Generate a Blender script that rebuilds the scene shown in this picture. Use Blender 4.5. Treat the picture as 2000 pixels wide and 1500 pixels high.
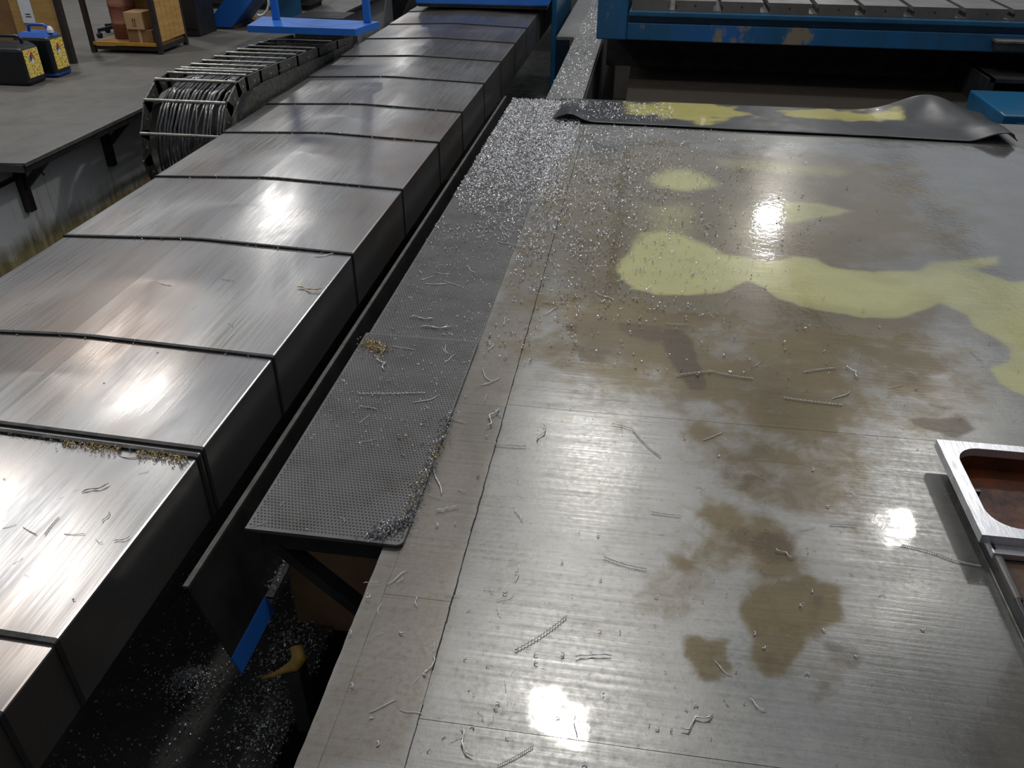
import bpy, bmesh, math, random
import numpy as np
from mathutils import Vector, Matrix

scene = bpy.context.scene
for o in list(bpy.data.objects):
    bpy.data.objects.remove(o, do_unlink=True)
col = scene.collection
random.seed(7)
rng = np.random.default_rng(7)

# ------------------------------------------------------------------ camera
FPX, PITCH, YAW, ROLL, CAMH = 1600.0, .5696, -.15, .0018, 1.6
_cy, _sy = math.cos(YAW), math.sin(YAW)
FW = Vector((_sy*math.cos(PITCH), _cy*math.cos(PITCH), -math.sin(PITCH)))
_r0 = Vector((_cy, -_sy, 0)); _u0 = _r0.cross(FW)
RT = _r0*math.cos(ROLL) + _u0*math.sin(ROLL)
UP = -_r0*math.sin(ROLL) + _u0*math.cos(ROLL)
cam_d = bpy.data.cameras.new('camera')
cam = bpy.data.objects.new('camera', cam_d); col.objects.link(cam)
cam_d.sensor_fit = 'HORIZONTAL'; cam_d.sensor_width = 36.0; cam_d.lens = 36.0*FPX/2000.0
cam_d.clip_start = .05; cam_d.clip_end = 200
m = Matrix((RT, UP, -FW)).transposed().to_4x4(); m.translation = (0, 0, CAMH)
cam.matrix_world = m
scene.camera = cam

# ------------------------------------------------------------------ exposure, daylight through the roof, hall lamps
scene.view_settings.view_transform = 'Standard'
scene.view_settings.look = 'None'
scene.view_settings.exposure = 0.05
scene.view_settings.gamma = 1.0
scene.view_settings.use_curve_mapping = False
world = bpy.data.worlds.new('world'); scene.world = world
world.use_nodes = True
bgn = world.node_tree.nodes['Background']
bgn.inputs[0].default_value = (.88, .93, 1.0, 1); bgn.inputs[1].default_value = .42
LAMP_Z = 6.0
LAMP_POWER = 105.0
LAMPS = [(-.3, 5.4), (-.3, 9.6), (4.0, 9.2), (3.4, 20.0), (-6.4, 6.2), (-7.4, 10.4), (-7.6, 17.0), (-9.5, 32.0)]
for li_, (lx, ly) in enumerate(LAMPS):
    ld = bpy.data.lights.new('high_bay_light_%d_offscreen' % (li_+1), 'AREA'); ld.shape = 'DISK'; ld.size = .5
    ld.energy = LAMP_POWER; ld.color = (1.0, .98, .95)
    lo = bpy.data.objects.new('high_bay_light_%d_offscreen' % (li_+1), ld); col.objects.link(lo)
    lo.location = (lx, ly, LAMP_Z - .02)

# ------------------------------------------------------------------ helpers
def P(px, py, z=0.0):
    d = FW + RT*((px-1000)/FPX) - UP*((py-750)/FPX)
    t = (z-CAMH)/d.z
    return Vector((0, 0, CAMH)) + d*t
def PX(px, py, X):
    d = FW + RT*((px-1000)/FPX) - UP*((py-750)/FPX); t = X/d.x
    return Vector((0, 0, CAMH)) + d*t
def PY(px, py, Y):
    d = FW + RT*((px-1000)/FPX) - UP*((py-750)/FPX); t = Y/d.y
    return Vector((0, 0, CAMH)) + d*t
def P2(px, py):
    v = P(px, py); return (v.x, v.y)

def tag(o, label=None, cat=None, group=None, kind=None):
    if label: o['label'] = label
    if cat: o['category'] = cat
    if group: o['group'] = group
    if kind: o['kind'] = kind
    return o
def empty(name, loc=(0, 0, 0), rz=0.0, label=None, cat=None, group=None):
    o = bpy.data.objects.new(name, None); col.objects.link(o)
    o.location = loc; o.rotation_euler = (0, 0, rz); o.empty_display_size = .1
    return tag(o, label, cat, group)
def link(name, me, mat, parent=None):
    if mat is not None and not me.materials: me.materials.append(mat)
    o = bpy.data.objects.new(name, me); col.objects.link(o)
    if parent is not None: o.parent = parent
    return o

class MB:
    def __init__(s): s.v = []; s.f = []
    def add(s, v, f):
        n = len(s.v); s.v += [tuple(p) for p in v]; s.f += [tuple(i+n for i in q) for q in f]; return s
    def hexa(s, p):
        return s.add(p, [(0, 3, 2, 1), (4, 5, 6, 7), (0, 1, 5, 4), (1, 2, 6, 5), (2, 3, 7, 6), (3, 0, 4, 7)])
    def box(s, a, b, bev=0.0, mat=None):
        x0, x1 = sorted((a[0], b[0])); y0, y1 = sorted((a[1], b[1])); z0, z1 = sorted((a[2], b[2]))
        if bev <= 0:
            pts = [(x0, y0, z0), (x1, y0, z0), (x1, y1, z0), (x0, y1, z0), (x0, y0, z1), (x1, y0, z1), (x1, y1, z1), (x0, y1, z1)]
            if mat: pts = [tuple(mat @ Vector(p)) for p in pts]
            return s.hexa(pts)
        bm = bmesh.new(); bmesh.ops.create_cube(bm, size=1)
        for v in bm.verts: v.co = Vector(((x0+x1)/2+v.co.x*(x1-x0), (y0+y1)/2+v.co.y*(y1-y0), (z0+z1)/2+v.co.z*(z1-z0)))
        bmesh.ops.bevel(bm, geom=bm.edges[:], offset=bev, segments=2, affect='EDGES', profile=.5)
        bm.verts.index_update()
        s.add([tuple((mat @ v.co) if mat else v.co) for v in bm.verts], [[v.index for v in f.verts] for f in bm.faces]); bm.free()
        return s
    def bar(s, a, b, w, h, up=(0, 0, 1)):
        a, b = Vector(a), Vector(b); d = (b-a).normalized(); u = Vector(up)
        sd = d.cross(u)
        if sd.length < 1e-4: sd = d.cross(Vector((1, 0, 0)))
        sd.normalize(); u = sd.cross(d).normalized()
        q = [(-w/2, -h/2), (w/2, -h/2), (w/2, h/2), (-w/2, h/2)]
        return s.hexa([tuple(a+sd*i+u*j) for i, j in q] + [tuple(b+sd*i+u*j) for i, j in q])
    def tube(s, pts, r, n=6, cap=True):
        pts = [Vector(p) for p in pts]; k = len(pts)
        rr = r if isinstance(r, (list, tuple)) else [r]*k
        base = len(s.v); prev = None
        for i, p in enumerate(pts):
            t = (pts[min(i+1, k-1)]-pts[max(i-1, 0)])
            t = t.normalized() if t.length > 1e-9 else Vector((0, 0, 1))
            if prev is None:
                prev = t.cross(Vector((0, 0, 1)))
                if prev.length < .05: prev = t.cross(Vector((1, 0, 0)))
            prev = (prev - t*prev.dot(t)); prev.normalize()
            b = t.cross(prev)
            for j in range(n):
                a = 2*math.pi*j/n
                s.v.append(tuple(p + prev*(rr[i]*math.cos(a)) + b*(rr[i]*math.sin(a))))
        for i in range(k-1):
            for j in range(n):
                s.f.append((base+i*n+j, base+i*n+(j+1) % n, base+(i+1)*n+(j+1) % n, base+(i+1)*n+j))
        if cap:
            s.f.append(tuple(base+j for j in reversed(range(n))))
            s.f.append(tuple(base+(k-1)*n+j for j in range(n)))
        return s
    def prism(s, poly, axis, a0, a1):
        # poly: list of 2-D points; axis 'x','y','z': direction of extrusion
        def mk(p, a):
            return {'x': (a, p[0], p[1]), 'y': (p[0], a, p[1]), 'z': (p[0], p[1], a)}[axis]
        n = len(poly); v = [mk(p, a0) for p in poly]+[mk(p, a1) for p in poly]
        f = [tuple(range(n)), tuple(reversed(range(n, 2*n)))]
        for i in range(n): f.append((i, n+i, n+(i+1) % n, (i+1) % n))
        return s.add(v, f)
    def mesh(s, name, smooth=False):
        me = bpy.data.meshes.new(name); me.from_pydata(s.v, [], s.f); me.update()
        bm = bmesh.new(); bm.from_mesh(me); bmesh.ops.recalc_face_normals(bm, faces=bm.faces[:]); bm.to_mesh(me); bm.free()
        if smooth: me.polygons.foreach_set('use_smooth', [True]*len(me.polygons))
        return me
    def build(s, name, mat, parent=None, smooth=False):
        return link(name, s.mesh(name, smooth), mat, parent)

def lathe(prof, n=24):
    mb = MB(); k = len(prof)
    for r, z in prof:
        for j in range(n):
            a = 2*math.pi*j/n; mb.v.append((r*math.cos(a), r*math.sin(a), z))
    for i in range(k-1):
        for j in range(n):
            mb.f.append((i*n+j, i*n+(j+1) % n, (i+1)*n+(j+1) % n, (i+1)*n+j))
    mb.f.append(tuple(range(n))); mb.f.append(tuple((k-1)*n+j for j in range(n)))
    return mb

# numpy noise
def vnoise(x, y, seed=0):
    xi = np.floor(x).astype(np.int64); yi = np.floor(y).astype(np.int64); fx = x-xi; fy = y-yi
    def h(a, b):
        n = (a*374761393 + b*668265263 + seed*1274126177) & 0xffffffff
        n = ((n ^ (n >> 13))*1274126177) & 0xffffffff
        n = ((n ^ (n >> 16))*2246822519) & 0xffffffff
        return (n & 0xffffff)/float(0xffffff)
    u = fx*fx*(3-2*fx); v = fy*fy*(3-2*fy)
    return (h(xi, yi)*(1-u)+h(xi+1, yi)*u)*(1-v) + (h(xi, yi+1)*(1-u)+h(xi+1, yi+1)*u)*v
def fbm(x, y, seed=0, o=4):
    t = 0; a = .5; n = 0
    for i in range(o):
        t = t + a*vnoise(x, y, seed+i*17); n += a; x = x*2.03+3.1; y = y*2.03+1.7; a *= .5
    return t/n
def sstep(a, b, x):
    t = np.clip((x-a)/(b-a), 0, 1); return t*t*(3-2*t)
def poly_sd(x, y, poly):
    pts = np.array(poly); d = np.full(x.shape, 1e9); ins = np.zeros(x.shape, bool); n = len(pts)
    for i in range(n):
        ax, ay = pts[i]; bx_, by_ = pts[(i+1) % n]; ex, ey = bx_-ax, by_-ay
        wx, wy = x-ax, y-ay
        t = np.clip((wx*ex+wy*ey)/(ex*ex+ey*ey+1e-12), 0, 1)
        d = np.minimum(d, (wx-ex*t)**2+(wy-ey*t)**2)
        c = ((ay > y) != (by_ > y)) & (x < (bx_-ax)*(y-ay)/((by_-ay) if abs(by_-ay) > 1e-12 else 1e-12)+ax)
        ins ^= c
    d = np.sqrt(d); return np.where(ins, -d, d)
def pmask(x, y, poly_px, soft=.03, warp=.03, freq=6.0, seed=1):
    poly = [P2(*p) for p in poly_px]
    sd = poly_sd(x, y, poly) + (fbm(x*freq, y*freq, seed)-.5)*2*warp
    return 1-sstep(-soft, soft, sd)

# ------------------------------------------------------------------ materials
def new_mat(name):
    mt = bpy.data.materials.new(name); mt.use_nodes = True
    nt = mt.node_tree; b = nt.nodes['Principled BSDF']
    return mt, nt, b
def N(nt, t, **kw):
    n = nt.nodes.new(t)
    for k, v in kw.items(): setattr(n, k, v)
    return n
def ramp(nt, fac, stops):
    r = N(nt, 'ShaderNodeValToRGB'); e = r.color_ramp.elements
    while len(e) < len(stops): e.new(.5)
    for i, (p, c) in enumerate(stops):
        e[i].position = p; e[i].color = (*c, 1) if len(c) == 3 else c
    nt.links.new(fac, r.inputs[0]); return r.outputs[0]
def noise(nt, scale, detail=5, rough=.6, stretch=None, dist=0.0):
    tc = N(nt, 'ShaderNodeTexCoord'); n = N(nt, 'ShaderNodeTexNoise')
    n.inputs['Scale'].default_value = scale; n.inputs['Detail'].default_value = detail
    n.inputs['Roughness'].default_value = rough; n.inputs['Distortion'].default_value = dist
    if stretch:
        mp = N(nt, 'ShaderNodeMapping'); mp.inputs['Scale'].default_value = stretch
        nt.links.new(tc.outputs['Object'], mp.inputs[0]); nt.links.new(mp.outputs[0], n.inputs['Vector'])
    else: nt.links.new(tc.outputs['Object'], n.inputs['Vector'])
    return n.outputs['Fac']
def mixc(nt, fac, a, b, mode='MIX'):
    mx = N(nt, 'ShaderNodeMix', data_type='RGBA', blend_type=mode)
    for s_, v in ((0, fac), (6, a), (7, b)):
        if isinstance(v, (int, float)): mx.inputs[s_].default_value = v
        elif isinstance(v, tuple): mx.inputs[s_].default_value = (*v, 1) if len(v) == 3 else v
        else: nt.links.new(v, mx.inputs[s_])
    return mx.outputs[2]
def mth(nt, op, a, b=0.0, clamp=False):
    n = N(nt, 'ShaderNodeMath', operation=op, use_clamp=clamp)
    for i, v in ((0, a), (1, b)):
        if isinstance(v, (int, float)): n.inputs[i].default_value = v
        else: nt.links.new(v, n.inputs[i])
    return n.outputs[0]
def mapr(nt, v, a, b, c, d):
    n = N(nt, 'ShaderNodeMapRange'); nt.links.new(v, n.inputs[0])
    for i, q in enumerate((a, b, c, d)): n.inputs[i+1].default_value = q
    return n.outputs[0]
def bump(nt, b, h, strength=.3, dist=.01):
    n = N(nt, 'ShaderNodeBump'); n.inputs['Strength'].default_value = strength; n.inputs['Distance'].default_value = dist
    nt.links.new(h, n.inputs['Height']); nt.links.new(n.outputs[0], b.inputs['Normal'])
def simple(name, c1, c2=None, rough=.5, metal=0.0, scale=8.0, stretch=None, bmp=.15, rvar=.1, lo=.35, hi=.65, coat=0.0):
    mt, nt, b = new_mat(name)
    f = noise(nt, scale, 6, .65, stretch)
    c2 = c2 or tuple(q*.7 for q in c1)
    nt.links.new(ramp(nt, f, [(lo, c2), (hi, c1)]), b.inputs['Base Color'])
    nt.links.new(mapr(nt, f, .3, .7, rough+rvar, max(.02, rough-rvar)), b.inputs['Roughness'])
    b.inputs['Metallic'].default_value = metal
    b.inputs['Coat Weight'].default_value = coat; b.inputs['Coat Roughness'].default_value = .06
    if bmp: bump(nt, b, noise(nt, scale*6, 4, .6, stretch), bmp, .004)
    return mt

def floor_material():
    mt, nt, b = new_mat('worn_wet_steel_plate')
    def at(n):
        a = N(nt, 'ShaderNodeAttribute'); a.attribute_name = n; return a.outputs['Fac']
    oil, cool, wet, dark, rust, pale = at('oil'), at('coolant'), at('wet'), at('darkoil'), at('rust'), at('pale')
    f1 = noise(nt, 3.0, 8, .65); f2 = noise(nt, 2.0, 5, .6, (1.2, 40, 1)); f3 = noise(nt, 60, 4, .6); f4 = noise(nt, 11, 8, .72, None, .8)
    def rag(v, k, lo, hi):   # ragged, blotchy edge
        return mapr(nt, mth(nt, 'ADD', v, mth(nt, 'MULTIPLY', mth(nt, 'SUBTRACT', f4, .5), k)), lo, hi, 0, 1)
    oil2 = mth(nt, 'MULTIPLY', rag(oil, 1.7, .10, .70), mapr(nt, oil, 0, 1, .45, 1.0))
    dark2 = mth(nt, 'MULTIPLY', rag(dark, 1.1, .12, .5), mapr(nt, dark, 0, 1, .3, 1.0))
    cool2 = mth(nt, 'MULTIPLY', rag(cool, .40, .12, .50), mapr(nt, cool, 0, .85, .05, .95))
    wet2 = rag(wet, 1.3, .42, .52)
    c = ramp(nt, f1, [(.25, (.185, .181, .168)), (.55, (.245, .241, .228)), (.8, (.30, .297, .285))])
    c = mixc(nt, mth(nt, 'MULTIPLY', mapr(nt, f2, .45, .75, 0, 1), .35, True), c, (.17, .165, .15))
    c = mixc(nt, mth(nt, 'MULTIPLY', rust, mapr(nt, f3, .35, .65, .45, .9)), c, (.135, .108, .078))
    c = mixc(nt, oil2, c, ramp(nt, f1, [(.3, (.080, .052, .008)), (.7, (.140, .096, .020))]))
    c = mixc(nt, dark2, c, (.055, .027, .003))
    c = mixc(nt, mapr(nt, f3, .60, .72, 0, .45), c, (.11, .10, .08))
    c = mixc(nt, cool2, c, ramp(nt, f1, [(.3, (.37, .36, .115)), (.7, (.46, .445, .165))]))
    nt.links.new(c, b.inputs['Base Color'])
    stain = mth(nt, 'MAXIMUM', mth(nt, 'MAXIMUM', cool2, dark2), mth(nt, 'MULTIPLY', oil2, .8))
    met = mth(nt, 'ADD', .58, mth(nt, 'MULTIPLY', wet, .22))
    nt.links.new(mth(nt, 'MULTIPLY', met, mapr(nt, stain, 0, 1, 1.0, .08)), b.inputs['Metallic'])
    r = mth(nt, 'ADD', mapr(nt, f2, .3, .7, .29, .42), mapr(nt, f3, .3, .7, -.04, .05))
    nt.links.new(mth(nt, 'MULTIPLY', mth(nt, 'MULTIPLY', r, mapr(nt, wet, 0, 1, 1.0, .62)), mapr(nt, pale, 0, 1, 1.0, .78)), b.inputs['Roughness'])
    nt.links.new(mth(nt, 'MAXIMUM', wet2, cool2), b.inputs['Coat Weight'])
    nt.links.new(mapr(nt, wet, 0, 1, .12, .04), b.inputs['Coat Roughness'])
    b.inputs['Coat IOR'].default_value = 1.4
    hgt = mth(nt, 'ADD', mth(nt, 'MULTIPLY', f3, .5), f2)
    bump(nt, b, hgt, .10, .004)
    # a liquid film is smoother than the plate underneath
    cb = N(nt, 'ShaderNodeBump'); cb.inputs['Strength'].default_value = .06; cb.inputs['Distance'].default_value = .01
    nt.links.new(noise(nt, 30, 3, .5), cb.inputs['Height']); nt.links.new(cb.outputs[0], b.inputs['Coat Normal'])
    return mt
M = {}
M['floor'] = floor_material()
def cover_material():
    mt, nt, b = new_mat('brushed_cover_steel')
    f1 = noise(nt, 1.6, 6, .6, (1.6, .5, 1), .6); f2 = noise(nt, 6, 5, .6, (14, .35, 1)); f3 = noise(nt, 1.1, 3, .6, (1, .6, 1))
    c = ramp(nt, f1, [(.25, (.24, .24, .255)), (.5, (.34, .335, .335)), (.75, (.46, .45, .43))])
    c = mixc(nt, mapr(nt, f3, .48, .66, 0, .6), c, (.25, .175, .125))
    c = mixc(nt, mapr(nt, f2, .5, .75, 0, .30), c, (.22, .22, .225))
    nt.links.new(c, b.inputs['Base Color'])
    b.inputs['Metallic'].default_value = .85
    nt.links.new(mth(nt, 'ADD', mapr(nt, f1, .3, .7, .40, .20), mapr(nt, f2, .3, .7, .04, -.04)), b.inputs['Roughness'])
    b.inputs['Anisotropic'].default_value = .35
    bump(nt, b, f2, .05, .004)
    return mt
M['cover'] = cover_material()
M['cover_edge'] = simple('black_wiper_lip', (.03, .029, .027), (.012, .012, .012), .55, .2, 20)
M['checker'] = simple('checker_plate_steel', (.155, .15, .15), (.095, .09, .085), .40, .6, 7, bmp=.1)
M['dark_steel'] = simple('dark_oily_steel', (.045, .046, .048), (.018, .018, .019), .38, .4, 6, coat=.3)
M['black'] = simple('black_grime', (.042, .040, .037), (.022, .021, .020), .75, 0, 9)
M['rubber'] = None
M['grey_edge'] = simple('worn_grey_steel', (.20, .195, .18), (.10, .097, .085), .45, .6, 12)
M['bright_steel'] = simple('machined_bright_steel', (.72, .73, .76), (.55, .55, .57), .34, .75, 10, (30, 1.5, 1), bmp=.06)
M['rust_shade'] = simple('shaded_rust_interior', (.13, .030, .008), (.022, .007, .004), .5, .1, 9, bmp=.3)  # rust, darkened to near black to carry the shade inside the opening
M['rust_top'] = simple('dull_rust_brown_steel', (.13, .072, .047), (.06, .034, .023), .6, .2, 8)
M['brown'] = simple('brown_rusted_plate', (.36, .215, .115), (.22, .13, .075), .6, .1, 5)
M['concrete'] = simple('grimy_concrete', (.125, .118, .106), (.08, .075, .067), .62, 0, 3.5, bmp=.12, lo=.3, hi=.7)
M['ledge'] = simple('worn_ledge_steel', (.15, .145, .14), (.095, .09, .085), .45, .35, 4, bmp=.1)
M['hall'] = simple('hall_wall_sheet', (.16, .165, .17), (.12, .125, .13), .8, 0, 2)
M['blue'] = simple('blue_machine_paint', (.012, .12, .46), (.010, .085, .35), .42, 0, 4, lo=.2)
M['yellow'] = simple('ochre_rubber', (.42, .26, .04), (.25, .15, .03), .6, 0, 20)
M['cable'] = simple('black_cable_sheath', (.06, .06, .065), (.03, .03, .032), .22, 0, 30, coat=.7)
M['chain'] = simple('drag_chain_steel', (.10, .098, .088), (.04, .04, .037), .42, .5, 25)
M['chain_bar'] = simple('drag_chain_bar_steel', (.36, .355, .32), (.2, .2, .18), .35, .8, 25)
M['card'] = simple('cardboard', (.50, .33, .16), (.42, .26, .12), .8, 0, 5)
M['wood'] = simple('plywood', (.52, .31, .10), (.40, .22, .06), .6, 0, 4, (1, 1, 8))
M['wood_dark'] = simple('dark_fibreboard', (.26, .145, .055), (.19, .10, .04), .65, 0, 4)
M['shelf'] = simple('orange_edge_paint', (.55, .29, .03), (.40, .2, .02), .5, 0, 8)
M['post'] = simple('dark_post_steel', (.055, .045, .04), (.028, .024, .022), .5, .3, 10)
M['brick'] = simple('terracotta_fibre', (.30, .125, .075), (.20, .075, .05), .75, 0, 7, (1, 1, 6))
M['paper'] = simple('white_paper', (.78, .80, .84), (.70, .72, .76), .8, 0, 20, bmp=0)
M['ink'] = simple('dark_ink', (.03, .03, .04), None, .7, 0, 20, bmp=0)
M['white_cable'] = simple('pale_cable', (.62, .62, .58), None, .5, 0, 20)
M['chair'] = simple('black_chair_plastic', (.018, .018, .02), (.010, .010, .011), .45, 0, 9)
M['can_black'] = simple('black_can_plastic', (.014, .016, .02), (.008, .009, .011), .35, 0, 9)
M['can_blue'] = simple('blue_can_plastic', (.012, .075, .20), (.008, .05, .14), .32, 0, 9)
M['cap_blue'] = simple('bright_blue_plastic', (.02, .11, .50), (.015, .08, .38), .4, 0, 20)
M['cap_white'] = simple('white_cap_plastic', (.75, .76, .78), None, .4, 0, 20)
M['red'] = simple('red_print', (.60, .05, .03), None, .6, 0, 20, bmp=0)
M['blue_print'] = simple('blue_print', (.03, .08, .36), None, .6, 0, 20, bmp=0)
def label_material():
    mt, nt, b = new_mat('yellow_printed_label')
    tc = N(nt, 'ShaderNodeTexCoord'); mp = N(nt, 'ShaderNodeMapping'); mp.inputs['Scale'].default_value = (1, 45, 85)
    nt.links.new(tc.outputs['Object'], mp.inputs[0])
    n = N(nt, 'ShaderNodeTexNoise'); n.inputs['Scale'].default_value = 1.0; n.inputs['Detail'].default_value = 2
    nt.links.new(mp.outputs[0], n.inputs['Vector'])
    nt.links.new(ramp(nt, n.outputs['Fac'], [(.36, (.35, .10, .02)), (.46, (.72, .56, .05)), (.62, (.82, .72, .28))]), b.inputs['Base Color'])
    b.inputs['Roughness'].default_value = .5
    return mt
M['label'] = label_material()
def chip_material(name, c, rough):
    mt, nt, b = new_mat(name)
    oi = N(nt, 'ShaderNodeObjectInfo')
    f = noise(nt, 35, 2)
    nt.links.new(ramp(nt, f, [(.3, tuple(q*.55 for q in c)), (.65, c)]), b.inputs['Base Color'])
    b.inputs['Metallic'].default_value = .45; b.inputs['Roughness'].default_value = rough
    return mt
M['chip'] = chip_material('bright_steel_shaving', (.88, .88, .90), .28)
M['chip_gold'] = chip_material('straw_tinted_shaving', (.62, .46, .24), .32)
M['chip_dark'] = chip_material('oily_dark_shaving', (.42, .42, .43), .25)
def blue_worn():
    mt, nt, b = new_mat('chipped_blue_paint')
    f = noise(nt, 2.2, 7, .7, (1, 1, .6)); g = noise(nt, 1.2, 4, .6, (1.5, 1, .4))
    c = ramp(nt, g, [(.3, (.012, .05, .10)), (.48, (.012, .085, .19)), (.66, (.012, .10, .32))])
    c = mixc(nt, mapr(nt, f, .57, .62, 0, 1), c, (.20, .17, .125))
    nt.links.new(c, b.inputs['Base Color']); b.inputs['Roughness'].default_value = .38
    return mt
M['blue_worn'] = blue_worn()
M['blue_dark'] = simple('grimy_teal_blue_paint', (.010, .095, .20), (.008, .06, .13), .3, 0, 3)
def wall_white():
    mt, nt, b = new_mat('stained_white_pit_paint')
    tc = N(nt, 'ShaderNodeTexCoord'); sx = N(nt, 'ShaderNodeSeparateXYZ'); nt.links.new(tc.outputs['Object'], sx.inputs[0])
    f = noise(nt, 2.5, 6, .65, (1, 1, .5)); g = noise(nt, 5, 4, .6, (1, 4, .3))
    h = mth(nt, 'ADD', sx.outputs['Z'], mth(nt, 'ADD', mth(nt, 'MULTIPLY', f, .35), mth(nt, 'MULTIPLY', g, .12)))
    st = mapr(nt, h, -.33, -.46, 0, 1)   # grime line left by coolant in the pit
    c = mixc(nt, st, ramp(nt, f, [(.3, (.80, .80, .79)), (.7, (.90, .90, .89))]), ramp(nt, g, [(.3, (.15, .12, .05)), (.7, (.33, .28, .14))]))
    dr = mapr(nt, noise(nt, 9, 3, .5, (1, 3, .12)), .62, .70, 0, .5)
    c = mixc(nt, dr, c, (.45, .40, .25))
    nt.links.new(c, b.inputs['Base Color']); b.inputs['Roughness'].default_value = .6
    return mt
M['pit_white'] = wall_white()
def rubber_material():
    mt, nt, b = new_mat('black_rubber_with_coolant')
    a = N(nt, 'ShaderNodeAttribute'); a.attribute_name = 'coolant'
    f = noise(nt, 8, 5)
    c = mixc(nt, a.outputs['Fac'], ramp(nt, f, [(.3, (.014, .0145, .015)), (.7, (.03, .03, .032))]), (.40, .36, .09))
    nt.links.new(c, b.inputs['Base Color'])
    nt.links.new(mapr(nt, f, .3, .7, .42, .30), b.inputs['Roughness'])
    nt.links.new(a.outputs['Fac'], b.inputs['Coat Weight'])
    return mt
M['rubber'] = rubber_material()
M['pan'] = simple('wet_dark_pan_steel', (.045, .036, .028), (.03, .025, .02), .42, .1, 3, coat=.25, bmp=.05)

# ------------------------------------------------------------------ setting: hall shell
def structure(o): o['kind'] = 'structure'; return o
mb = MB().box((-16, 45, -1.7), (14, 45.3, 7)); structure(mb.build('wall_back', M['hall']))
mb = MB().box((-16.3, -9, -1.7), (-16, 45.3, 7)); structure(mb.build('wall_left', M['hall']))
mb = MB().box((14, -9, -1.7), (14.3, 45.3, 7)); structure(mb.build('wall_right', M['hall']))
mb = MB().box((-16.3, -9.3, -1.7), (14.3, -9, 7)); structure(mb.build('wall_front', M['hall']))
for i, bx_ in enumerate((-9.5, -7.5, -6.5, -.3, 4.1, 3.4, 8.3)):
    tr = MB(); tr.box((bx_-.08, -9, 6.55), (bx_+.08, 45, 6.57)).box((bx_-.08, -9, 6.75), (bx_+.08, 45, 6.77)).box((bx_-.01, -9, 6.57), (bx_+.01, 45, 6.75))
    structure(tr.build('trim_%d' % (i+1), M['grey_edge']))
M['lamp_shell'] = simple('lamp_aluminium', (.6, .6, .62), None, .4, .8, 10)
for lx, ly in LAMPS:
    root = empty('high_bay_lamp', (lx, ly, LAMP_Z), 0, 'aluminium high bay lamp hanging from the roof beams', 'lamp', 'high bay lamps of the hall')
    sh = MB(); prof = [(.27, 0), (.255, .07), (.20, .16), (.10, .24), (.075, .26), (.075, .40), (.02, .41)]
    inner = [(r-.006, z+.0) for r, z in prof[:4]]
    n = 24; k = len(prof)
    for r, z in prof:
        for j in range(n): a = 2*math.pi*j/n; sh.v.append((r*math.cos(a), r*math.sin(a), z))
    for i in range(k-1):
        for j in range(n): sh.f.append((i*n+j, i*n+(j+1) % n, (i+1)*n+(j+1) % n, (i+1)*n+j))
    sh.f.append(tuple((k-1)*n+j for j in range(n)))
    sh.build('shade', M['lamp_shell'], root, True)
    MB().tube([(0, 0, .40), (0, 0, .56)], .012, 8).build('hanger_rod', M['grey_edge'], root)

# ------------------------------------------------------------------ floor of steel plates
FLX = -.60        # left edge of the plate floor over the pit
fl = MB().box((FLX+.004, -2.0, -1.7), (6.0, 6.44, -.013))
floor = structure(fl.build('floor', M['black']))

COOL = [[(1100+x*.45, 280+y*.45) for x, y in [(235, 560), (245, 500), (300, 430), (350, 385), (420, 375), (520, 385), (600, 425), (690, 475), (800, 490), (880, 515), (1000, 490), (1100, 500), (1160, 530), (1350, 562), (1540, 550), (1580, 505), (1700, 500), (1890, 488), (1905, 520), (1800, 548), (1940, 595), (2050, 590), (2300, 600), (2300, 1250), (2050, 1110), (1900, 1035), (1840, 975), (1930, 930), (1942, 888), (1850, 832), (1780, 795), (1752, 745), (1640, 703), (1560, 732), (1500, 757), (1300, 762), (1200, 745), (1040, 712), (930, 675), (870, 630), (800, 600), (700, 640), (560, 668), (400, 662), (300, 632)]]]
COOL_SOFT = [([(1100+x*.45, 280+y*.45) for x, y in q], a, s_) for q, a, s_ in [
    ([(370, 160), (440, 112), (560, 105), (650, 145), (650, 185), (540, 205), (420, 190)], .85, .10),
    ([(330, 260), (560, 250), (620, 300), (560, 400), (340, 410)], .45, .16),
    ([(940, 245), (1100, 262), (1280, 292), (1140, 330), (1000, 352), (945, 342)], .55, .05),
    ([(650, 60), (900, 70), (1250, 110), (1230, 150), (880, 140), (650, 100)], .40, .10),
    ([(600, 250), (940, 240), (960, 480), (700, 470)], .28, .2)]]
NEAR = lambda pts: [(900+x*.4, 900+y*.4) for x, y in pts]
MID = lambda pts: [(1100+x*.45, 280+y*.45) for x, y in pts]
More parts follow.
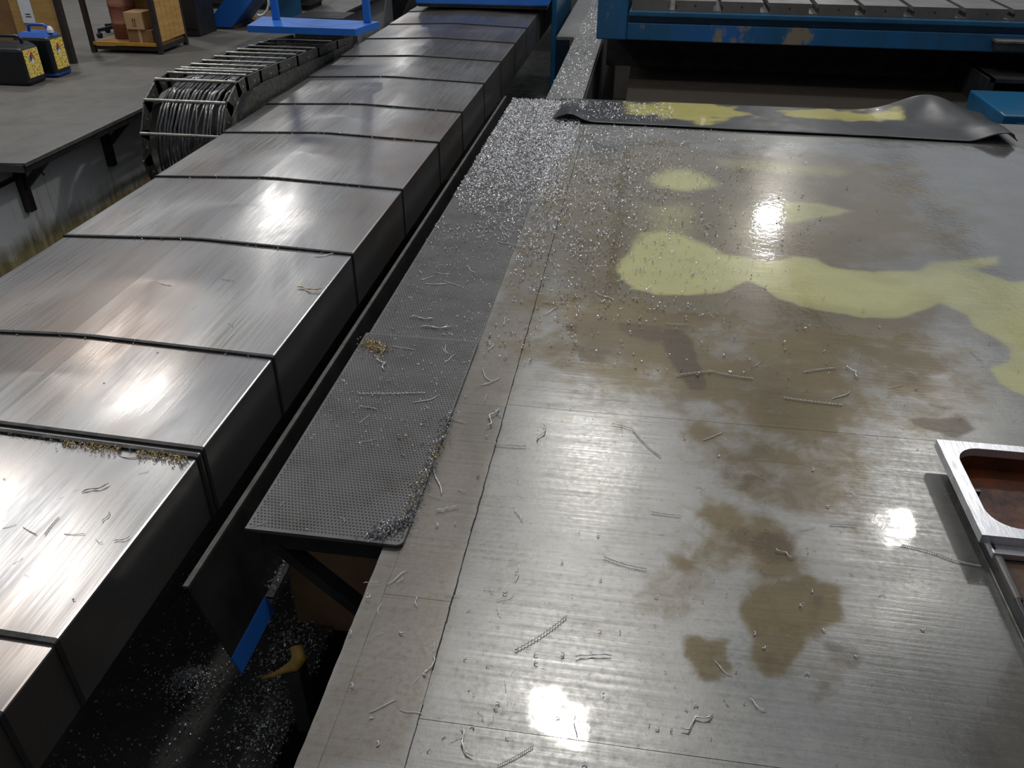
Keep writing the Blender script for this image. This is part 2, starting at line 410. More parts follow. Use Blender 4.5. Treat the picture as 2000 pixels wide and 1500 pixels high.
OIL = [  # outline, strength, softness, warp
    (MID([(-80, 40), (300, 0), (900, 20), (1500, 100), (1700, 250), (1680, 420), (1500, 560), (1700, 700), (1650, 900), (1800, 1100), (1500, 1250), (1300, 1480), (900, 1500), (700, 1300), (400, 1050), (-60, 1000), (-160, 700), (-180, 300)]), .90, .30, .30),
    (MID([(-80, 60), (200, 20), (350, 200), (220, 400), (200, 560), (-20, 640), (-160, 560), (-150, 250)]), .45, .15, .12),
    (MID([(980, 130), (1400, 120), (1640, 260), (1690, 370), (1450, 330), (1250, 250), (980, 240)]), .6, .06, .10),
    (MID([(600, 700), (900, 680), (1150, 760), (1500, 770), (1400, 900), (1100, 1180), (700, 1000), (640, 850)]), .45, .2, .2),
    (NEAR([(1180, 30), (1500, -60), (1980, 0), (1960, 160), (1780, 240), (1500, 210), (1250, 130)]), .6, .06, .10),
    (NEAR([(1200, 230), (1420, 260), (1600, 330), (1700, 440), (1700, 600), (1500, 600), (1380, 500), (1100, 560), (1020, 520), (1080, 420), (1180, 330)]), .80, .05, .10),
    (NEAR([(1400, 620), (1650, 560), (1820, 640), (1800, 780), (1700, 870), (1640, 1000), (1480, 1090), (1440, 900), (1400, 780)]), .85, .03, .09),
    (NEAR([(1080, 840), (1180, 860), (1310, 880), (1300, 1010), (1190, 1030), (1100, 960)]), .8, .015, .05),
    (NEAR([(1650, 980), (1900, 1000), (1900, 1180), (1760, 1230), (1660, 1120)]), .55, .06, .08),
    (NEAR([(900, 560), (1060, 500), (1200, 600), (1080, 730), (930, 720)]), .35, .03, .09)]
DARK = [
    (MID([(430, 800), (520, 810), (560, 870), (575, 950), (612, 1030), (600, 1066), (555, 1066), (500, 980), (450, 900)]), .95, .016, .02),
    (MID([(240, 780), (420, 790), (470, 850), (380, 870), (280, 840)]), .7, .03, .05),
    (MID([(60, 880), (260, 870), (260, 930), (150, 955), (60, 940)]), .55, .03, .08),
    (MID([(10, 780), (70, 785), (60, 815), (15, 815)]), .8, .012, .01),
    (MID([(1500, 1195), (1620, 1205), (1740, 1195), (1775, 1240), (1700, 1275), (1620, 1250), (1520, 1225)]), .75, .015, .02),
    (MID([(1480, 985), (1600, 1000), (1610, 1040), (1500, 1030)]), .55, .03, .03),
    (MID([(650, 830), (780, 850), (800, 890), (690, 870)]), .35, .03, .03),
    (NEAR([(1450, 320), (1600, 350), (1640, 430), (1560, 470), (1450, 400)]), .7, .05, .08),
    (NEAR([(1680, 640), (1800, 650), (1790, 760), (1720, 830), (1680, 760)]), .8, .03, .06),
    (NEAR([(1450, 800), (1600, 850), (1560, 1000), (1460, 1040)]), .7, .05, .10),
    (NEAR([(1250, 280), (1420, 280), (1480, 420), (1340, 470), (1200, 400)]), .5, .06, .10),
    (NEAR([(1700, 1050), (1830, 1060), (1820, 1150), (1740, 1160)]), .6, .04, .06),
    (NEAR([(1280, 60), (1500, 20), (1560, 90), (1380, 130)]), .45, .05, .08),
    (NEAR([(1800, 900), (1980, 950), (1930, 1020), (1820, 980)]), .4, .02, .05)]
WET = [  # films of liquid that mirror the lamps
    (MID([(-200, 0), (1500, 0), (2300, 40), (2300, 1200), (1750, 900), (900, 780), (300, 700), (-150, 640)]), 1.0, .15, .15),
    (NEAR([(350, 1110), (480, 1080), (530, 1160), (640, 1190), (640, 1330), (600, 1420), (480, 1400), (350, 1300)]), .66, .008, .035),
    (NEAR([(1950, 250), (2150, 180), (2250, 250), (2200, 420), (2080, 420), (2000, 330)]), .70, .02, .05),
    (NEAR([(1200, 900), (2700, 600), (3200, 1700), (1400, 1700)]), .85, .12, .15),
    (MID([(1600, 600), (2300, 600), (2300, 1500), (1750, 1400)]), .5, .2, .2)]
RUST = [([P for P in ((560, 1500), (735, 1100), (790, 1068), (935, 668), (985, 560), (1075, 330), (1130, 260), (1165, 262), (1100, 480), (988, 790), (890, 1160), (790, 1500))], .85, .03, .03)]
PALE = [(NEAR([(0, -260), (860, -260), (870, 60), (830, 160), (660, 420), (580, 560), (250, 560), (20, 380)]), .8, .03, .04),
        (NEAR([(600, 1000), (760, 1100), (1000, 1250), (900, 1240), (640, 1040)]), .6, .02, .04),
        (MID([(1560, 150), (1800, 190), (1780, 215), (1620, 190)]), .8, .03, .04), (MID([(1650, 300), (1850, 320), (1800, 380), (1680, 370)]), .6, .04, .05),
        (MID([(980, 400), (1250, 400), (1850, 430), (1500, 540), (1150, 530)]), .35, .08, .10)]
def smudge(x, y, lst, seed):
    t = np.zeros(x.shape)
    for i, (pl, a, s_, w) in enumerate(lst):
        t = np.maximum(t, a*pmask(x, y, pl, s_, w, 7.0, seed+i*5))
    return t

def plate_grid(name, x0, x1, y0, y1, step, parent, z=0.0, thick=.012, jitter=0.0):
    nx = max(2, int(round((x1-x0)/step))+1); ny = max(2, int(round((y1-y0)/step))+1)
    xs = np.linspace(x0, x1, nx); ys = np.linspace(y0, y1, ny)
    X, Y = np.meshgrid(xs, ys); X = X.ravel(); Y = Y.ravel()
    Z = z + (fbm(X*1.3, Y*1.3, 3)-.5)*.006
    X2 = X.copy(); Y2 = Y.copy()
    if jitter:
        e = np.isclose(X, x0) | np.isclose(X, x1); X2[e] += (fbm(Y[e]*22, X[e]*3+5, 9)-.5)*2*jitter
    nv = nx*ny
    V = np.stack([X2, Y2, Z], 1)
    idx = np.arange(nv).reshape(ny, nx)
    F = np.stack([idx[:-1, :-1].ravel(), idx[:-1, 1:].ravel(), idx[1:, 1:].ravel(), idx[1:, :-1].ravel()], 1)
    ring = np.concatenate([idx[0, :], idx[1:, -1], idx[-1, -2::-1], idx[-2:0:-1, 0]])
    low = V[ring].copy(); low[:, 2] = z-thick; hi = V[ring].copy()
    nr = len(ring); hi_i = np.arange(nr)+nv; li = hi_i+nr
    F2 = np.stack([hi_i, li, np.roll(li, -1), np.roll(hi_i, -1)], 1)
    me = bpy.data.meshes.new(name)
    VV = np.concatenate([V, hi, low]); FF = np.concatenate([F, F2])
    me.vertices.add(len(VV)); me.vertices.foreach_set('co', VV.ravel())
    me.loops.add(FF.size); me.loops.foreach_set('vertex_index', FF.ravel().astype(np.int32))
    me.polygons.add(len(FF)); me.polygons.foreach_set('loop_start', np.arange(0, FF.size, 4, dtype=np.int32))
    me.polygons.foreach_set('use_smooth', np.concatenate([np.ones(len(F), bool), np.zeros(len(F2), bool)]))
    me.update(calc_edges=True)
    ax, ay = VV[:, 0], VV[:, 1]
    nz = fbm(ax*2.1, ay*2.1, 41, 5); nz2 = fbm(ax*9, ay*9, 55, 4)
    oil = smudge(ax, ay, OIL, 100)*(.45+.55*sstep(.25, .60, nz*.65+nz2*.35+.06))
    cool = np.zeros(ax.shape)
    for q in COOL: cool = np.maximum(cool, pmask(ax, ay, q, .022+.05*sstep(3.5, 4.2, ay), .03, 7, 5))
    lead = 1-sstep(.0, .35, np.abs(ay-P(1500, 590).y))
    cool *= .55+.45*pmask(ax, ay, COOL[0], .16, .03, 5, 6)
    cool *= np.clip(.72+.7*(nz-.4)+.25*(fbm(ax*2.2+ay*3, ay*12, 61)-.5)+.25*sstep(.45, .0, np.abs(ax-P(1300, 510).x)), 0, 1)
    for q, a, s_ in COOL_SOFT: cool = np.maximum(cool, a*pmask(ax, ay, q, s_, .06, 4, 11))
    at = {'oil': oil, 'coolant': cool, 'darkoil': smudge(ax, ay, DARK, 200)*np.clip(.5+nz2, 0, 1),
          'wet': smudge(ax, ay, WET, 300)*np.clip(.75+.6*(nz2-.3), 0, 1), 'rust': smudge(ax, ay, RUST, 400), 'pale': smudge(ax, ay, PALE, 500)}
    for k, v in at.items():
        a = me.attributes.new(k, 'FLOAT', 'POINT'); a.data.foreach_set('value', np.clip(v, 0, 1).astype(np.float32))
    return link(name, me, M['floor'], parent)
SX = -.371
g = .0008
plate_grid('floor_plate', SX+g, 2.3, 1.0835, 2.3365, .010, floor, 0, .012)
plate_grid('floor_plate', SX+g, 2.3, .2, 1.082, .012, floor, 0, .012)
plate_grid('floor_plate', SX+g, 3.6, 2.338, 6.44, .0145, floor, 0, .012)
plate_grid('floor_plate', 2.301, 3.6, .2, 2.3365, .03, floor, 0, .012)
for y0, y1 in ((.2, 1.425), (1.4262, 2.319), (2.3202, 4.1), (4.1012, 6.44)):
    plate_grid('floor_plate', -.5496, SX-g, y0, y1, .012, floor, .0005, .012, .0015)
for y0, y1 in ((.2, 1.60),):
    plate_grid('floor_plate', FLX, -.5505, y0, y1, .012, floor, 0, .03, .002)
# weld line down the long seam
wl = MB(); yy = .3
while yy < 6.4:
    r_ = .0010+.0012*random.random()
    wl.tube([(SX+random.uniform(-.0015, .0015), yy, 0), (SX+random.uniform(-.0015, .0015), yy+.05, 0)], r_, 5); yy += .048
wl.build('weld_seam', M['cover_edge'], floor)
# narrow chip-covered strip running on beside the pit
plate_grid('floor_plate', -.74, -.45, 6.66, 9.36, .03, floor, 0, .03)
plate_grid('floor_plate', -.94, -.45, 9.365, 14.0, .05, floor, 0, .03)
st = MB().box((-.72, 6.62, -1.7), (-.46, 14, -.032)); st.build('strip_footing', M['black'], floor)
structure(MB().box((-16, 14.0, -1.7), (14, 45, -.002)).build('floor_back', M['concrete']))
structure(MB().box((3.45, 6.44, -1.7), (14, 14, -.002)).build('floor_right', M['concrete']))

# ------------------------------------------------------------------ pit
structure(MB().box((-4.10, -2, -1.75), (3.45, 14, -1.7)).build('floor_pit', M['black']))
structure(MB().box((-16, -2, -1.7), (-4.087, 14, 0)).build('floor_left', M['concrete']))
structure(MB().box((-4.087, -2, -1.7), (-4.0845, 14, -.012)).build('wall_pit', M['pit_white']))
structure(MB().box((-2.65, -2, -1.7), (-1.02, 14, -.93)).build('trim_bed', M['black']))

# ------------------------------------------------------------------ telescopic way cover
CXL, CXR, RID = -2.79, -1.300, -2.08
fronts = [.35, .962, 1.165, 1.905, 1.935, 2.51, 3.47, 4.37, 5.28, 6.03, 6.92, 7.76, 8.62, 9.45, 10.3, 11.1]
NSEG = len(fronts)
def seg_z(i): return -.030+.0075*i
def seg_off(i): return -.012+.0028*i
def cover_profile(i, grow=0.0, zb=-.262):
    z = seg_z(i)+grow; o = seg_off(i)+grow; c = .007
    l, r = CXL-o, CXR+o
    return [(l, zb), (l, z-c), (l+.3*c, z-.3*c), (l+c, z), (RID-.05, z+.026), (RID+.05, z+.026), (r-c, z-.001), (r-.3*c, z-.3*c-.001), (r, z-c), (r, zb)]
def cover_z(x, y):
    i = max(k for k in range(NSEG) if fronts[k] <= max(y, fronts[0]))
    z = seg_z(i)
    if x < RID-.05: t = (x-CXL)/(RID-.05-CXL); return z+.026*t
    if x > RID+.05: t = (CXR-x)/(CXR-RID-.05); return z+.026*t
    return z+.026
cov = empty('telescopic_way_cover', ((CXL+CXR)/2, fronts[0], -.26), 0, 'long brushed steel telescopic way cover of overlapping box segments beside the pit', 'way cover')
def ext(mb, prof, y0, y1, t=.004):
    # sheet shell: outer profile and inner profile, open at the bottom
    n = len(prof); cx = (CXL+CXR)/2
    inn = []
    for x, z in prof:
        inn.append((x+(t if x < cx else -t) if (abs(x-prof[0][0]) < .02 or abs(x-prof[-1][0]) < .02) else x, z-t if z > -.2 else z))
    v = [(x, y0, z) for x, z in prof]+[(x, y1, z) for x, z in prof]+[(x, y0, z) for x, z in inn]+[(x, y1, z) for x, z in inn]
    f = []
    for i in range(n-1):
        f += [(i, i+1, n+i+1, n+i), (2*n+i, 3*n+i, 3*n+i+1, 2*n+i+1), (i, 2*n+i, 2*n+i+1, i+1), (n+i, n+i+1, 3*n+i+1, 3*n+i)]
    f += [(0, n, 3*n, 2*n), (n-1, 3*n-1, 4*n-1, 2*n-1)]
    mb.add(v, f)
for i in range(NSEG):
    y0 = fronts[i]; y1 = (fronts[i+1]+.05) if i+1 < NSEG else 12.0
    s = MB(); ext(s, cover_profile(i), y0, y1)
    so = s.build('cover_segment', M['cover'], cov)
    so.location = (-cov.location.x, -cov.location.y, -cov.location.z)
    w = MB(); ext(w, cover_profile(i, .0015), y0-.004, y0+.012, .0085)
    lip = w.build('wiper_lip', M['cover_edge'], so)

# ------------------------------------------------------------------ chute sheet hanging under the walkway
ch = empty('chip_chute', (-1.15, 1.54, -.6), 0, 'dark steel chip chute sheet with a blue painted flange under the walkway', 'chute')
def loc0(o, root): o.location = -Vector(root.location); return o
A0 = (-1.195, -.20); _a = PY(450, 1285, 1.535); A1 = (_a.x, _a.z); _a = PY(470, 1313, 1.535); A2 = (_a.x, _a.z)
loc0(MB().prism([A0, (A0[0]+.006, A0[1]+.003), (A1[0]+.006, A1[1]), A1], 'y', 1.535, 7.5).build('chute_sheet', M['dark_steel'], ch), ch)
loc0(MB().box((-1.205, 1.535, -.202), (-1.188, 7.5, -.190)).build('rim', M['grey_edge'], ch), ch)
loc0(MB().prism([A1, (A1[0]+.007, A1[1]+.003), (A2[0]+.007, A2[1]), A2], 'y', 1.532, 1.79).build('painted_band', M['blue'], ch), ch)
loc0(MB().box((A1[0], 1.79, A1[1]-.008), (A1[0]+.035, 7.5, A1[1]+.002)).build('flange', M['dark_steel'], ch), ch)
br = MB().prism([(-1.16, -.95), (-.78, -.95), (-.78, -.06), (-.99, -.06), (-1.0, -.25), (-1.16, -.46)], 'y', 2.06, 2.075); loc0(br.build('end_plate', M['brown'], ch), ch)
loc0(MB().box((-1.15, 2.2, -.93), (-1.05, 6.4, -.58)).build('support_leg', M['black'], ch), ch)

# ------------------------------------------------------------------ checker plate walkway
def bumps(x0, x1, y0, y1, z, h, sx, sy):
    xs = np.arange(x0+sx, x1-sx*.6, sx); ys = np.arange(y0+sy, y1-sy*.6, sy)
    V = []; F = []
    cnt = 0
    base = np.array([[-1, 0, 0], [0, -1, 0], [1, 0, 0], [0, 1, 0], [-.3, 0, 1], [.3, 0, 1]])
    fc = np.array([[0, 1, 4], [1, 5, 4], [1, 2, 5], [2, 3, 5], [3, 4, 5], [3, 0, 4]])
    for j, y in enumerate(ys):
        for x in xs + (sx/2 if j % 2 else 0):
            if x > x1-.006: continue
            V.append(base*np.array([sx*.40, sy*.44, h])+np.array([x, y, z])); F.append(fc+6*cnt); cnt += 1
    me = bpy.data.meshes.new('bumps')
    me.from_pydata(np.concatenate(V).tolist(), [], np.concatenate(F).tolist()); me.update()
    return me
def rounded_rect(x0, x1, y0, y1, r, corners, n=5):
    pts = []
    cs = [((x1-r, y0+r), -90, 'br'), ((x1-r, y1-r), 0, 'tr'), ((x0+r, y1-r), 90, 'tl'), ((x0+r, y0+r), 180, 'bl')]
    sq = {'br': (x1, y0), 'tr': (x1, y1), 'tl': (x0, y1), 'bl': (x0, y0)}
    for (cx, cy_), a0, k in cs:
        if k in corners:
            for q in range(n+1):
                a = math.radians(a0+90*q/n); pts.append((cx+r*math.cos(a), cy_+r*math.sin(a)))
        else: pts.append(sq[k])
    return pts
WX0, WX1 = -1.0, -.545
w1 = empty('checker_plate', (-.77, 1.59, 0), 0, 'separate raised checker plate panel with a loose front edge over the open pit', 'checker plate')
ZW = .014
loc0(MB().prism(rounded_rect(WX0, WX1, 1.59, 2.735, .02, ('br',)), 'z', .006, ZW).build('plate', M['checker'], w1), w1)
b_ = loc0(link('tread_bumps', bumps(WX0, WX1, 1.595, 2.73, ZW-.0002, .0026, .0105, .0125), M['checker'], w1), w1); b_['kind'] = 'stuff'
loc0(MB().box((WX0+.03, 1.60, -.008), (WX1-.03, 2.73, .006)).build('backing_plate', M['grey_edge'], w1), w1)
loc0(MB().bar((-.955, 1.66, -.09), (-.60, 1.66, -.46), .05, .035).build('brace', M['dark_steel'], w1), w1)
loc0(MB().box((-.99, 1.64, -.10), (-.59, 1.68, -.008)).build('cross_beam', M['dark_steel'], w1), w1)
w2 = empty('checker_plate', (-.77, 2.74, 0), 0, 'long checker plate walkway strewn with metal shavings along the pit', 'checker plate')
loc0(MB().box((WX0+.008, 2.738, -.004), (WX1-.002, 6.60, .006)).build('plate', M['checker'], w2), w2)
b_ = loc0(link('tread_bumps', bumps(WX0+.008, WX1-.002, 2.745, 6.59, .0058, .0028, .0115, .0135), M['checker'], w2), w2); b_['kind'] = 'stuff'
for yy in (2.8, 3.9, 5.0, 6.1):
    loc0(MB().box((-.98, yy, -.10), (-.59, yy+.05, -.004)).build('cross_beam', M['dark_steel'], w2), w2)
# solid plate that fills between the walkway's far end and the floor
plate_grid('floor_plate', WX1-.001, -.5495, 6.44, 6.60, .02, floor, 0, .012)

# ------------------------------------------------------------------ T-slot machine table
TY = 8.0
tb = empty('machine_table', (-.17, TY, -.15), math.radians(-1.6), 'blue machine tool table with a grey T-slotted steel top', 'machine table')
def tl(o): return o
TL, TR = 0.0, 5.2
Z0 = .15   # root sits on the pan at z = -.15
MB().box((TL, 0, .375), (TR, 1.6, .52), .008).build('lower_body', M['blue_worn'], tb)
MB().box((TL, .05, .52), (TR, 1.6, .585)).build('recess', M['blue_dark'], tb)
MB().box((TL+.01, -.03, .575), (TR, 1.6, .622), .01).build('ledge_band', M['blue_dark'], tb)
MB().box((-.27, -.02, .375), (TL, 1.6, .98), .01).build('end_post', M['blue_worn'], tb)
MB().box((-.22, .75, 0), (TR, 1.5, .375)).build('bed', M['black'], tb)
MB().box((3.07, -.14, .41), (TR, -.02, .47), .004).build('guide_rail', M['dark_steel'], tb); MB().box((3.06, -.15, .47), (TR, -.01, .492), .004).build('rail_head', M['grey_edge'], tb)
slots = [.383, .780, 1.180, 1.586, 1.965, 2.359, 2.767, 3.149, 3.55, 3.95, 4.35, 4.75]
xa = TL+.03
TZ0, TZ1 = .622, .712
for sx_ in slots+[TR+.03]:
    xb = sx_-.022
    und, zl, zh = .020, TZ0+.012, TZ0+.055      # undercut of the T
    l_u = und if xa > TL+.04 else 0.0; r_u = und if sx_ < TR else 0.0
    prof = [(xa, TZ0), (xb, TZ0), (xb, zl), (xb-r_u, zl), (xb-r_u, zh), (xb, zh), (xb, TZ1), (xa, TZ1), (xa, zh), (xa+l_u, zh), (xa+l_u, zl), (xa, zl)]
    prof = [p for i_, p in enumerate(prof) if i_ == 0 or p != prof[i_-1]]
    prof = [p for i_, p in enumerate(prof) if p not in prof[:i_]]
    MB().prism(prof, 'y', 0, 1.6).build('table_bar', M['ledge'], tb)
    if sx_ < TR:
        MB().box((sx_-.022, 0, TZ0), (sx_+.022, 1.6, TZ0+.012)).build('slot_floor', M['ledge'], tb)
        if sx_+.2 < TR: MB().tube([(sx_+.2, .002, TZ0+.05), (sx_+.2, -.003, TZ0+.05)], .008, 8).build('bolt', M['dark_steel'], tb)
    xa = sx_+.022
# dark wet pan in front of the table, with the black opening at its end
pan = MB().box((-.12, 6.44, -.19), (3.45, 14, -.15)); structure(pan.build('floor_pan', M['pan']))
structure(MB().box((-.46, 6.44, -1.7), (-.44, 14, -.04)).build('wall_pan', M['black']))
# dark gusset at the table's far end
gs = empty('gusset_plate', (2.95, 7.55, -.15), 0, 'dark triangular gusset plate at the corner of the wet pan', 'gusset')
MB().prism([(-.10, .95), (.42, .02), (-.10, .02)], 'z', .20, .23).build('plate', M['dark_steel'], gs)
MB().box((-.12, .02, 0), (-.06, .95, .23)).build('upright', M['dark_steel'], gs)
bb = empty('blue_block', (2.66, 6.62, -.15), 0, 'low blue painted steel block next to the rubber mat', 'block')
MB().box((0, 0, 0), (.7, .8, .17), .012).build('body', M['blue_dark'], bb); MB().box((.10, -.012, .03), (.5, .0, .12), .004).build('cover_plate', M['blue_dark'], bb)

# ------------------------------------------------------------------ rubber mat
mx0, mx1, my0, my1 = -.60, 2.50, 5.90, 6.66
nx, ny = 190, 44
u_, v_ = np.meshgrid(np.linspace(0, 1, nx), np.linspace(0, 1, ny)); u_ = u_.ravel(); v_ = v_.ravel()
X = mx0+(mx1-mx0)*u_ + (fbm(v_*6, u_*2, 77)-.5)*.05*(u_ < .02)
front = 5.985-.095*u_+.02*(fbm(u_*7, u_*0, 78)-.5)
Y = front+(my1+.02-front)*v_
Z = .0095+.004*fbm(X*4, Y*4, 79)
Z += .075*np.exp(-((u_-.035)/.030)**2)*sstep(.75, .0, v_)*.75            # left corner lifts
Z += .065*sstep(.90, .975, u_)*sstep(.9, .15, v_)*(1-.75*sstep(.985, 1.0, u_))        # right corner curls
Z += .13*np.exp(-((u_-.87)/.085)**2)*sstep(.35, 1.0, v_)                 # hump at the back
Z -= sstep(.94, 1.0, v_)*.03
Y -= .02*np.exp(-((u_-.035)/.03)**2)*(1-v_)
t_ = .006
top = np.stack([X, Y, Z+t_], 1); bot = np.stack([X, Y, Z], 1)
idx = np.arange(nx*ny).reshape(ny, nx); n_ = nx*ny
q = np.stack([idx[:-1, :-1].ravel(), idx[:-1, 1:].ravel(), idx[1:, 1:].ravel(), idx[1:, :-1].ravel()], 1)
ring = np.concatenate([idx[0, :], idx[1:, -1], idx[-1, -2::-1], idx[-2:0:-1, 0]])
F = np.concatenate([q, q[:, ::-1]+n_, np.stack([ring, ring+n_, np.roll(ring, -1)+n_, np.roll(ring, -1)], 1)])
me = bpy.data.meshes.new('rubber_mat'); me.from_pydata(np.concatenate([top, bot]).tolist(), [], F.tolist()); me.update()
me.polygons.foreach_set('use_smooth', np.concatenate([np.ones(2*len(q), bool), np.zeros(len(ring), bool)]))
mc = np.maximum(pmask(X, Y, [(1215, 207), (1330, 206), (1440, 212), (1452, 232), (1400, 236), (1370, 244), (1290, 236), (1230, 222)], .05, .14, 8, 3),
                pmask(X, Y, [(1530, 220), (1620, 220), (1750, 230), (1740, 240), (1600, 236), (1540, 230)], .05, .14, 8, 4))
a = me.attributes.new('coolant', 'FLOAT', 'POINT'); a.data.foreach_set('value', np.concatenate([mc, mc*0]).astype(np.float32))
mat_o = link('rubber_mat', me, M['rubber']); tag(mat_o, 'black rubber mat with curled corners and a yellow coolant streak', 'mat')
MAT_FRONT = lambda x: 5.985-.095*(x-mx0)/(mx1-mx0)

# ------------------------------------------------------------------ welded steel part with the square flange
ZF = .085
c0 = P(1832, 858, ZF); c1 = P(1915, 1044, ZF)
fx0, fy1, fy0 = (c0.x+c1.x)/2, c0.y, c1.y
fx1 = fx0+.44
wd = empty('steel_weldment', (fx0, fy0, 0), 0, 'welded steel part with a bright square flange around a rust red opening', 'steel part')
def wl_(o): o.location = -Vector(wd.location); return o
def frame(mb, x0, x1, y0, y1, hx0, hx1, hy0, hy1, r, z0, z1):
    hole = rounded_rect(hx0, hx1, hy0, hy1, r, ('br', 'tr', 'tl', 'bl'), 8); n = len(hole); k = n//4
    outer = []
    cor = [(x1, y0), (x1, y1), (x0, y1), (x0, y0)]
    for i in range(4): outer += [cor[i]]*k
    # spread the outer points along the rim
    out2 = []
    for i in range(4):
        c = cor[i]; p = cor[i-1]; nxt = cor[(i+1) % 4]
        for j in range(k):
            t = (j-(k-1)/2)/((k-1)/2)*.22
            e = nxt if t > 0 else p
            out2.append((c[0]+(e[0]-c[0])*abs(t), c[1]+(e[1]-c[1])*abs(t)))
    v = [(x, y, z1) for x, y in out2]+[(x, y, z1) for x, y in hole]+[(x, y, z0) for x, y in out2]+[(x, y, z0) for x, y in hole]
    f = []
    for i in range(n):
        j = (i+1) % n
        f += [(i, j, n+j, n+i), (2*n+i, 3*n+i, 3*n+j, 2*n+j), (i, 2*n+i, 2*n+j, j), (n+i, n+j, 3*n+j, 3*n+i)]
    mb.add(v, f); return hole
h0 = P(1875, 882, ZF); h1 = P(1915, 1010, ZF)
hx0 = P(1878, 905, ZF).x; hy1 = P(1900, 875, ZF).y; hy0 = P(2000, 1034, ZF).y
fr = MB(); hole = frame(fr, fx0, fx1, fy0, fy1, hx0, fx1-(hx0-fx0), hy0, hy1, .075, ZF-.028, ZF)
wl_(fr.build('flange', M['bright_steel'], wd))
inn = MB(); n = len(hole)
inn.add([(x, y, ZF-.0285) for x, y in hole]+[(x, y, -.0 + .002) for x, y in hole]+[(x+(.006 if x > (fx0+fx1)/2 else -.006), y+(.006 if y > (fy0+fy1)/2 else -.006), ZF-.0285) for x, y in hole]+[(x+(.006 if x > (fx0+fx1)/2 else -.006), y+(.006 if y > (fy0+fy1)/2 else -.006), .002) for x, y in hole],
        [q2 for i in range(n) for q2 in ((i, (i+1) % n, n+(i+1) % n, n+i), (2*n+i, 3*n+i, 3*n+(i+1) % n, 2*n+(i+1) % n))])
wl_(inn.build('tube_wall', M['rust_shade'], wd, True))
wl_(MB().box((fx0+.075, fy0+.03, .001), (fx1-.03, hy1, .006)).build('tube_floor', M['rust_shade'], wd))
wl_(MB().box((1.028, fy0-.02, .045), (1.036, 2.03, ZF-.028)).build('web_plate', M['dark_steel'], wd))
bx0 = 1.028
wl_(MB().box((bx0, .55, .0), (bx0+.012, 2.03, .050), .002).build('side_plate', M['dark_steel'], wd))
wl_(MB().box((bx0-.004, .55, .0), (bx0+.03, 2.03, .010), .002).build('bottom_edge', M['grey_edge'], wd))
wl_(MB().box((bx0+.012, .55, .022), (2.0, fy0-.035, .034)).build('base_plate', M['rust_top'], wd))
wl_(MB().box((bx0+.012, 2.02, .0), (bx0+.045, 2.03, .055)).build('corner_post', M['dark_steel'], wd))
wl_(MB().box((bx0+.045, hy1+.004, .0), (2.0, hy1+.012, .057)).build('back_plate', M['rust_shade'], wd))
wl_(MB().box((fx0+.03, fy0+.004, .05), (fx1-.03, fy0+.03, ZF-.028)).build('collar', M['grey_edge'], wd))
wl_(MB().box((bx0-.004, fy0-.035, .034), (fx1+.2, fy0+.03, .056), .004).build('step_block', M['bright_steel'], wd))
wl_(MB().box((bx0-.002, 1.60, .034), (bx0+.022, fy0-.03, .052), .008).build('edge_bar', M['ledge'], wd))
wl_(MB().box((1.13, .2, .034), (1.9, 1.68, .62), .012).build('added_shade_box', M['rust_top'], wd))  # unseen box, added to darken the wet floor by reflection and shadow
wl_(MB().box((1.11, .18, .62), (1.92, 1.70, .645), .004).build('added_shade_lid', M['dark_steel'], wd))  # lid of the added darkening box
wl_(MB().box((bx0+.15, 1.46, .034), (bx0+.19, 1.60, .040), .002).build('weld_bead', M['bright_steel'], wd))

# ------------------------------------------------------------------ ledge with brackets along the concrete edge
lg = empty('edge_ledge', (-4.0, 4.5, 0), 0, 'steel ledge plate on black triangular brackets along the concrete edge', 'ledge')
def lgp(o): o.location = -Vector(lg.location); return o
lgp(MB().prism([(-4.083, 4.47), (-3.735, 4.50), (-3.664, 13.9), (-4.083, 13.9)], 'z', .001, .009).build('plate', M['ledge'], lg))
lgp(MB().prism([(-3.75, 4.497), (-3.731, 4.497), (-3.660, 13.9), (-3.679, 13.9)], 'z', -.012, .011).build('edge_strip', M['grey_edge'], lg))
lgp(MB().prism([(-3.752, 4.50), (-3.737, 4.50), (-3.666, 13.9), (-3.681, 13.9)], 'z', -.05, -.012).build('edge_angle', M['dark_steel'], lg))
lgp(MB().box((-4.08, 4.48, -.045), (-3.74, 4.505, .001)).build('end_angle', M['dark_steel'], lg))
for yb in (4.80, 5.80, 6.80, 7.80):
    bk = MB(); bk.box((-4.084, yb-.02, -.43), (-4.03, yb+.035, 0)); bk.bar((-4.04, yb+.01, -.26), (-3.79, yb+.01, -.03), .045, .03, (0, 1, 0)); bk.box((-4.04, yb-.005, -.03), (-3.75, yb+.03, 0))
    lgp(bk.build('bracket', M['post'], lg))
lgp(MB().tube([(-4.02, 4.84, -.06), (-3.98, 4.94, -.22)], .006, 6).build('tie_wire', M['post'], lg))
bk = MB().box((-4.084, 4.36, -.40), (-4.045, 4.40, -.18)); bk.box((-4.084, 4.36, -.2), (-4.05, 4.8, -.18)); lgp(bk.build('bracket_stub', M['post'], lg))

# ------------------------------------------------------------------ drag chain
dc = empty('cable_drag_chain', (-3.15, 5.6, -.4), 0, 'black steel cable drag chain full of cables bending down beside the way cover', 'drag chain')
def dcp(o): o.location = -Vector(dc.location); return o
DX0, DX1 = -3.49, -2.872
path = [(8.35, .12), (7.9, .16), (7.4, .19), (6.9, .215), (6.5, .235), (6.15, .25), (5.90, .258), (5.74, .248), (5.54, .150), (5.405, -.045), (5.36, -.25), (5.42, -.45), (5.55, -.60)]
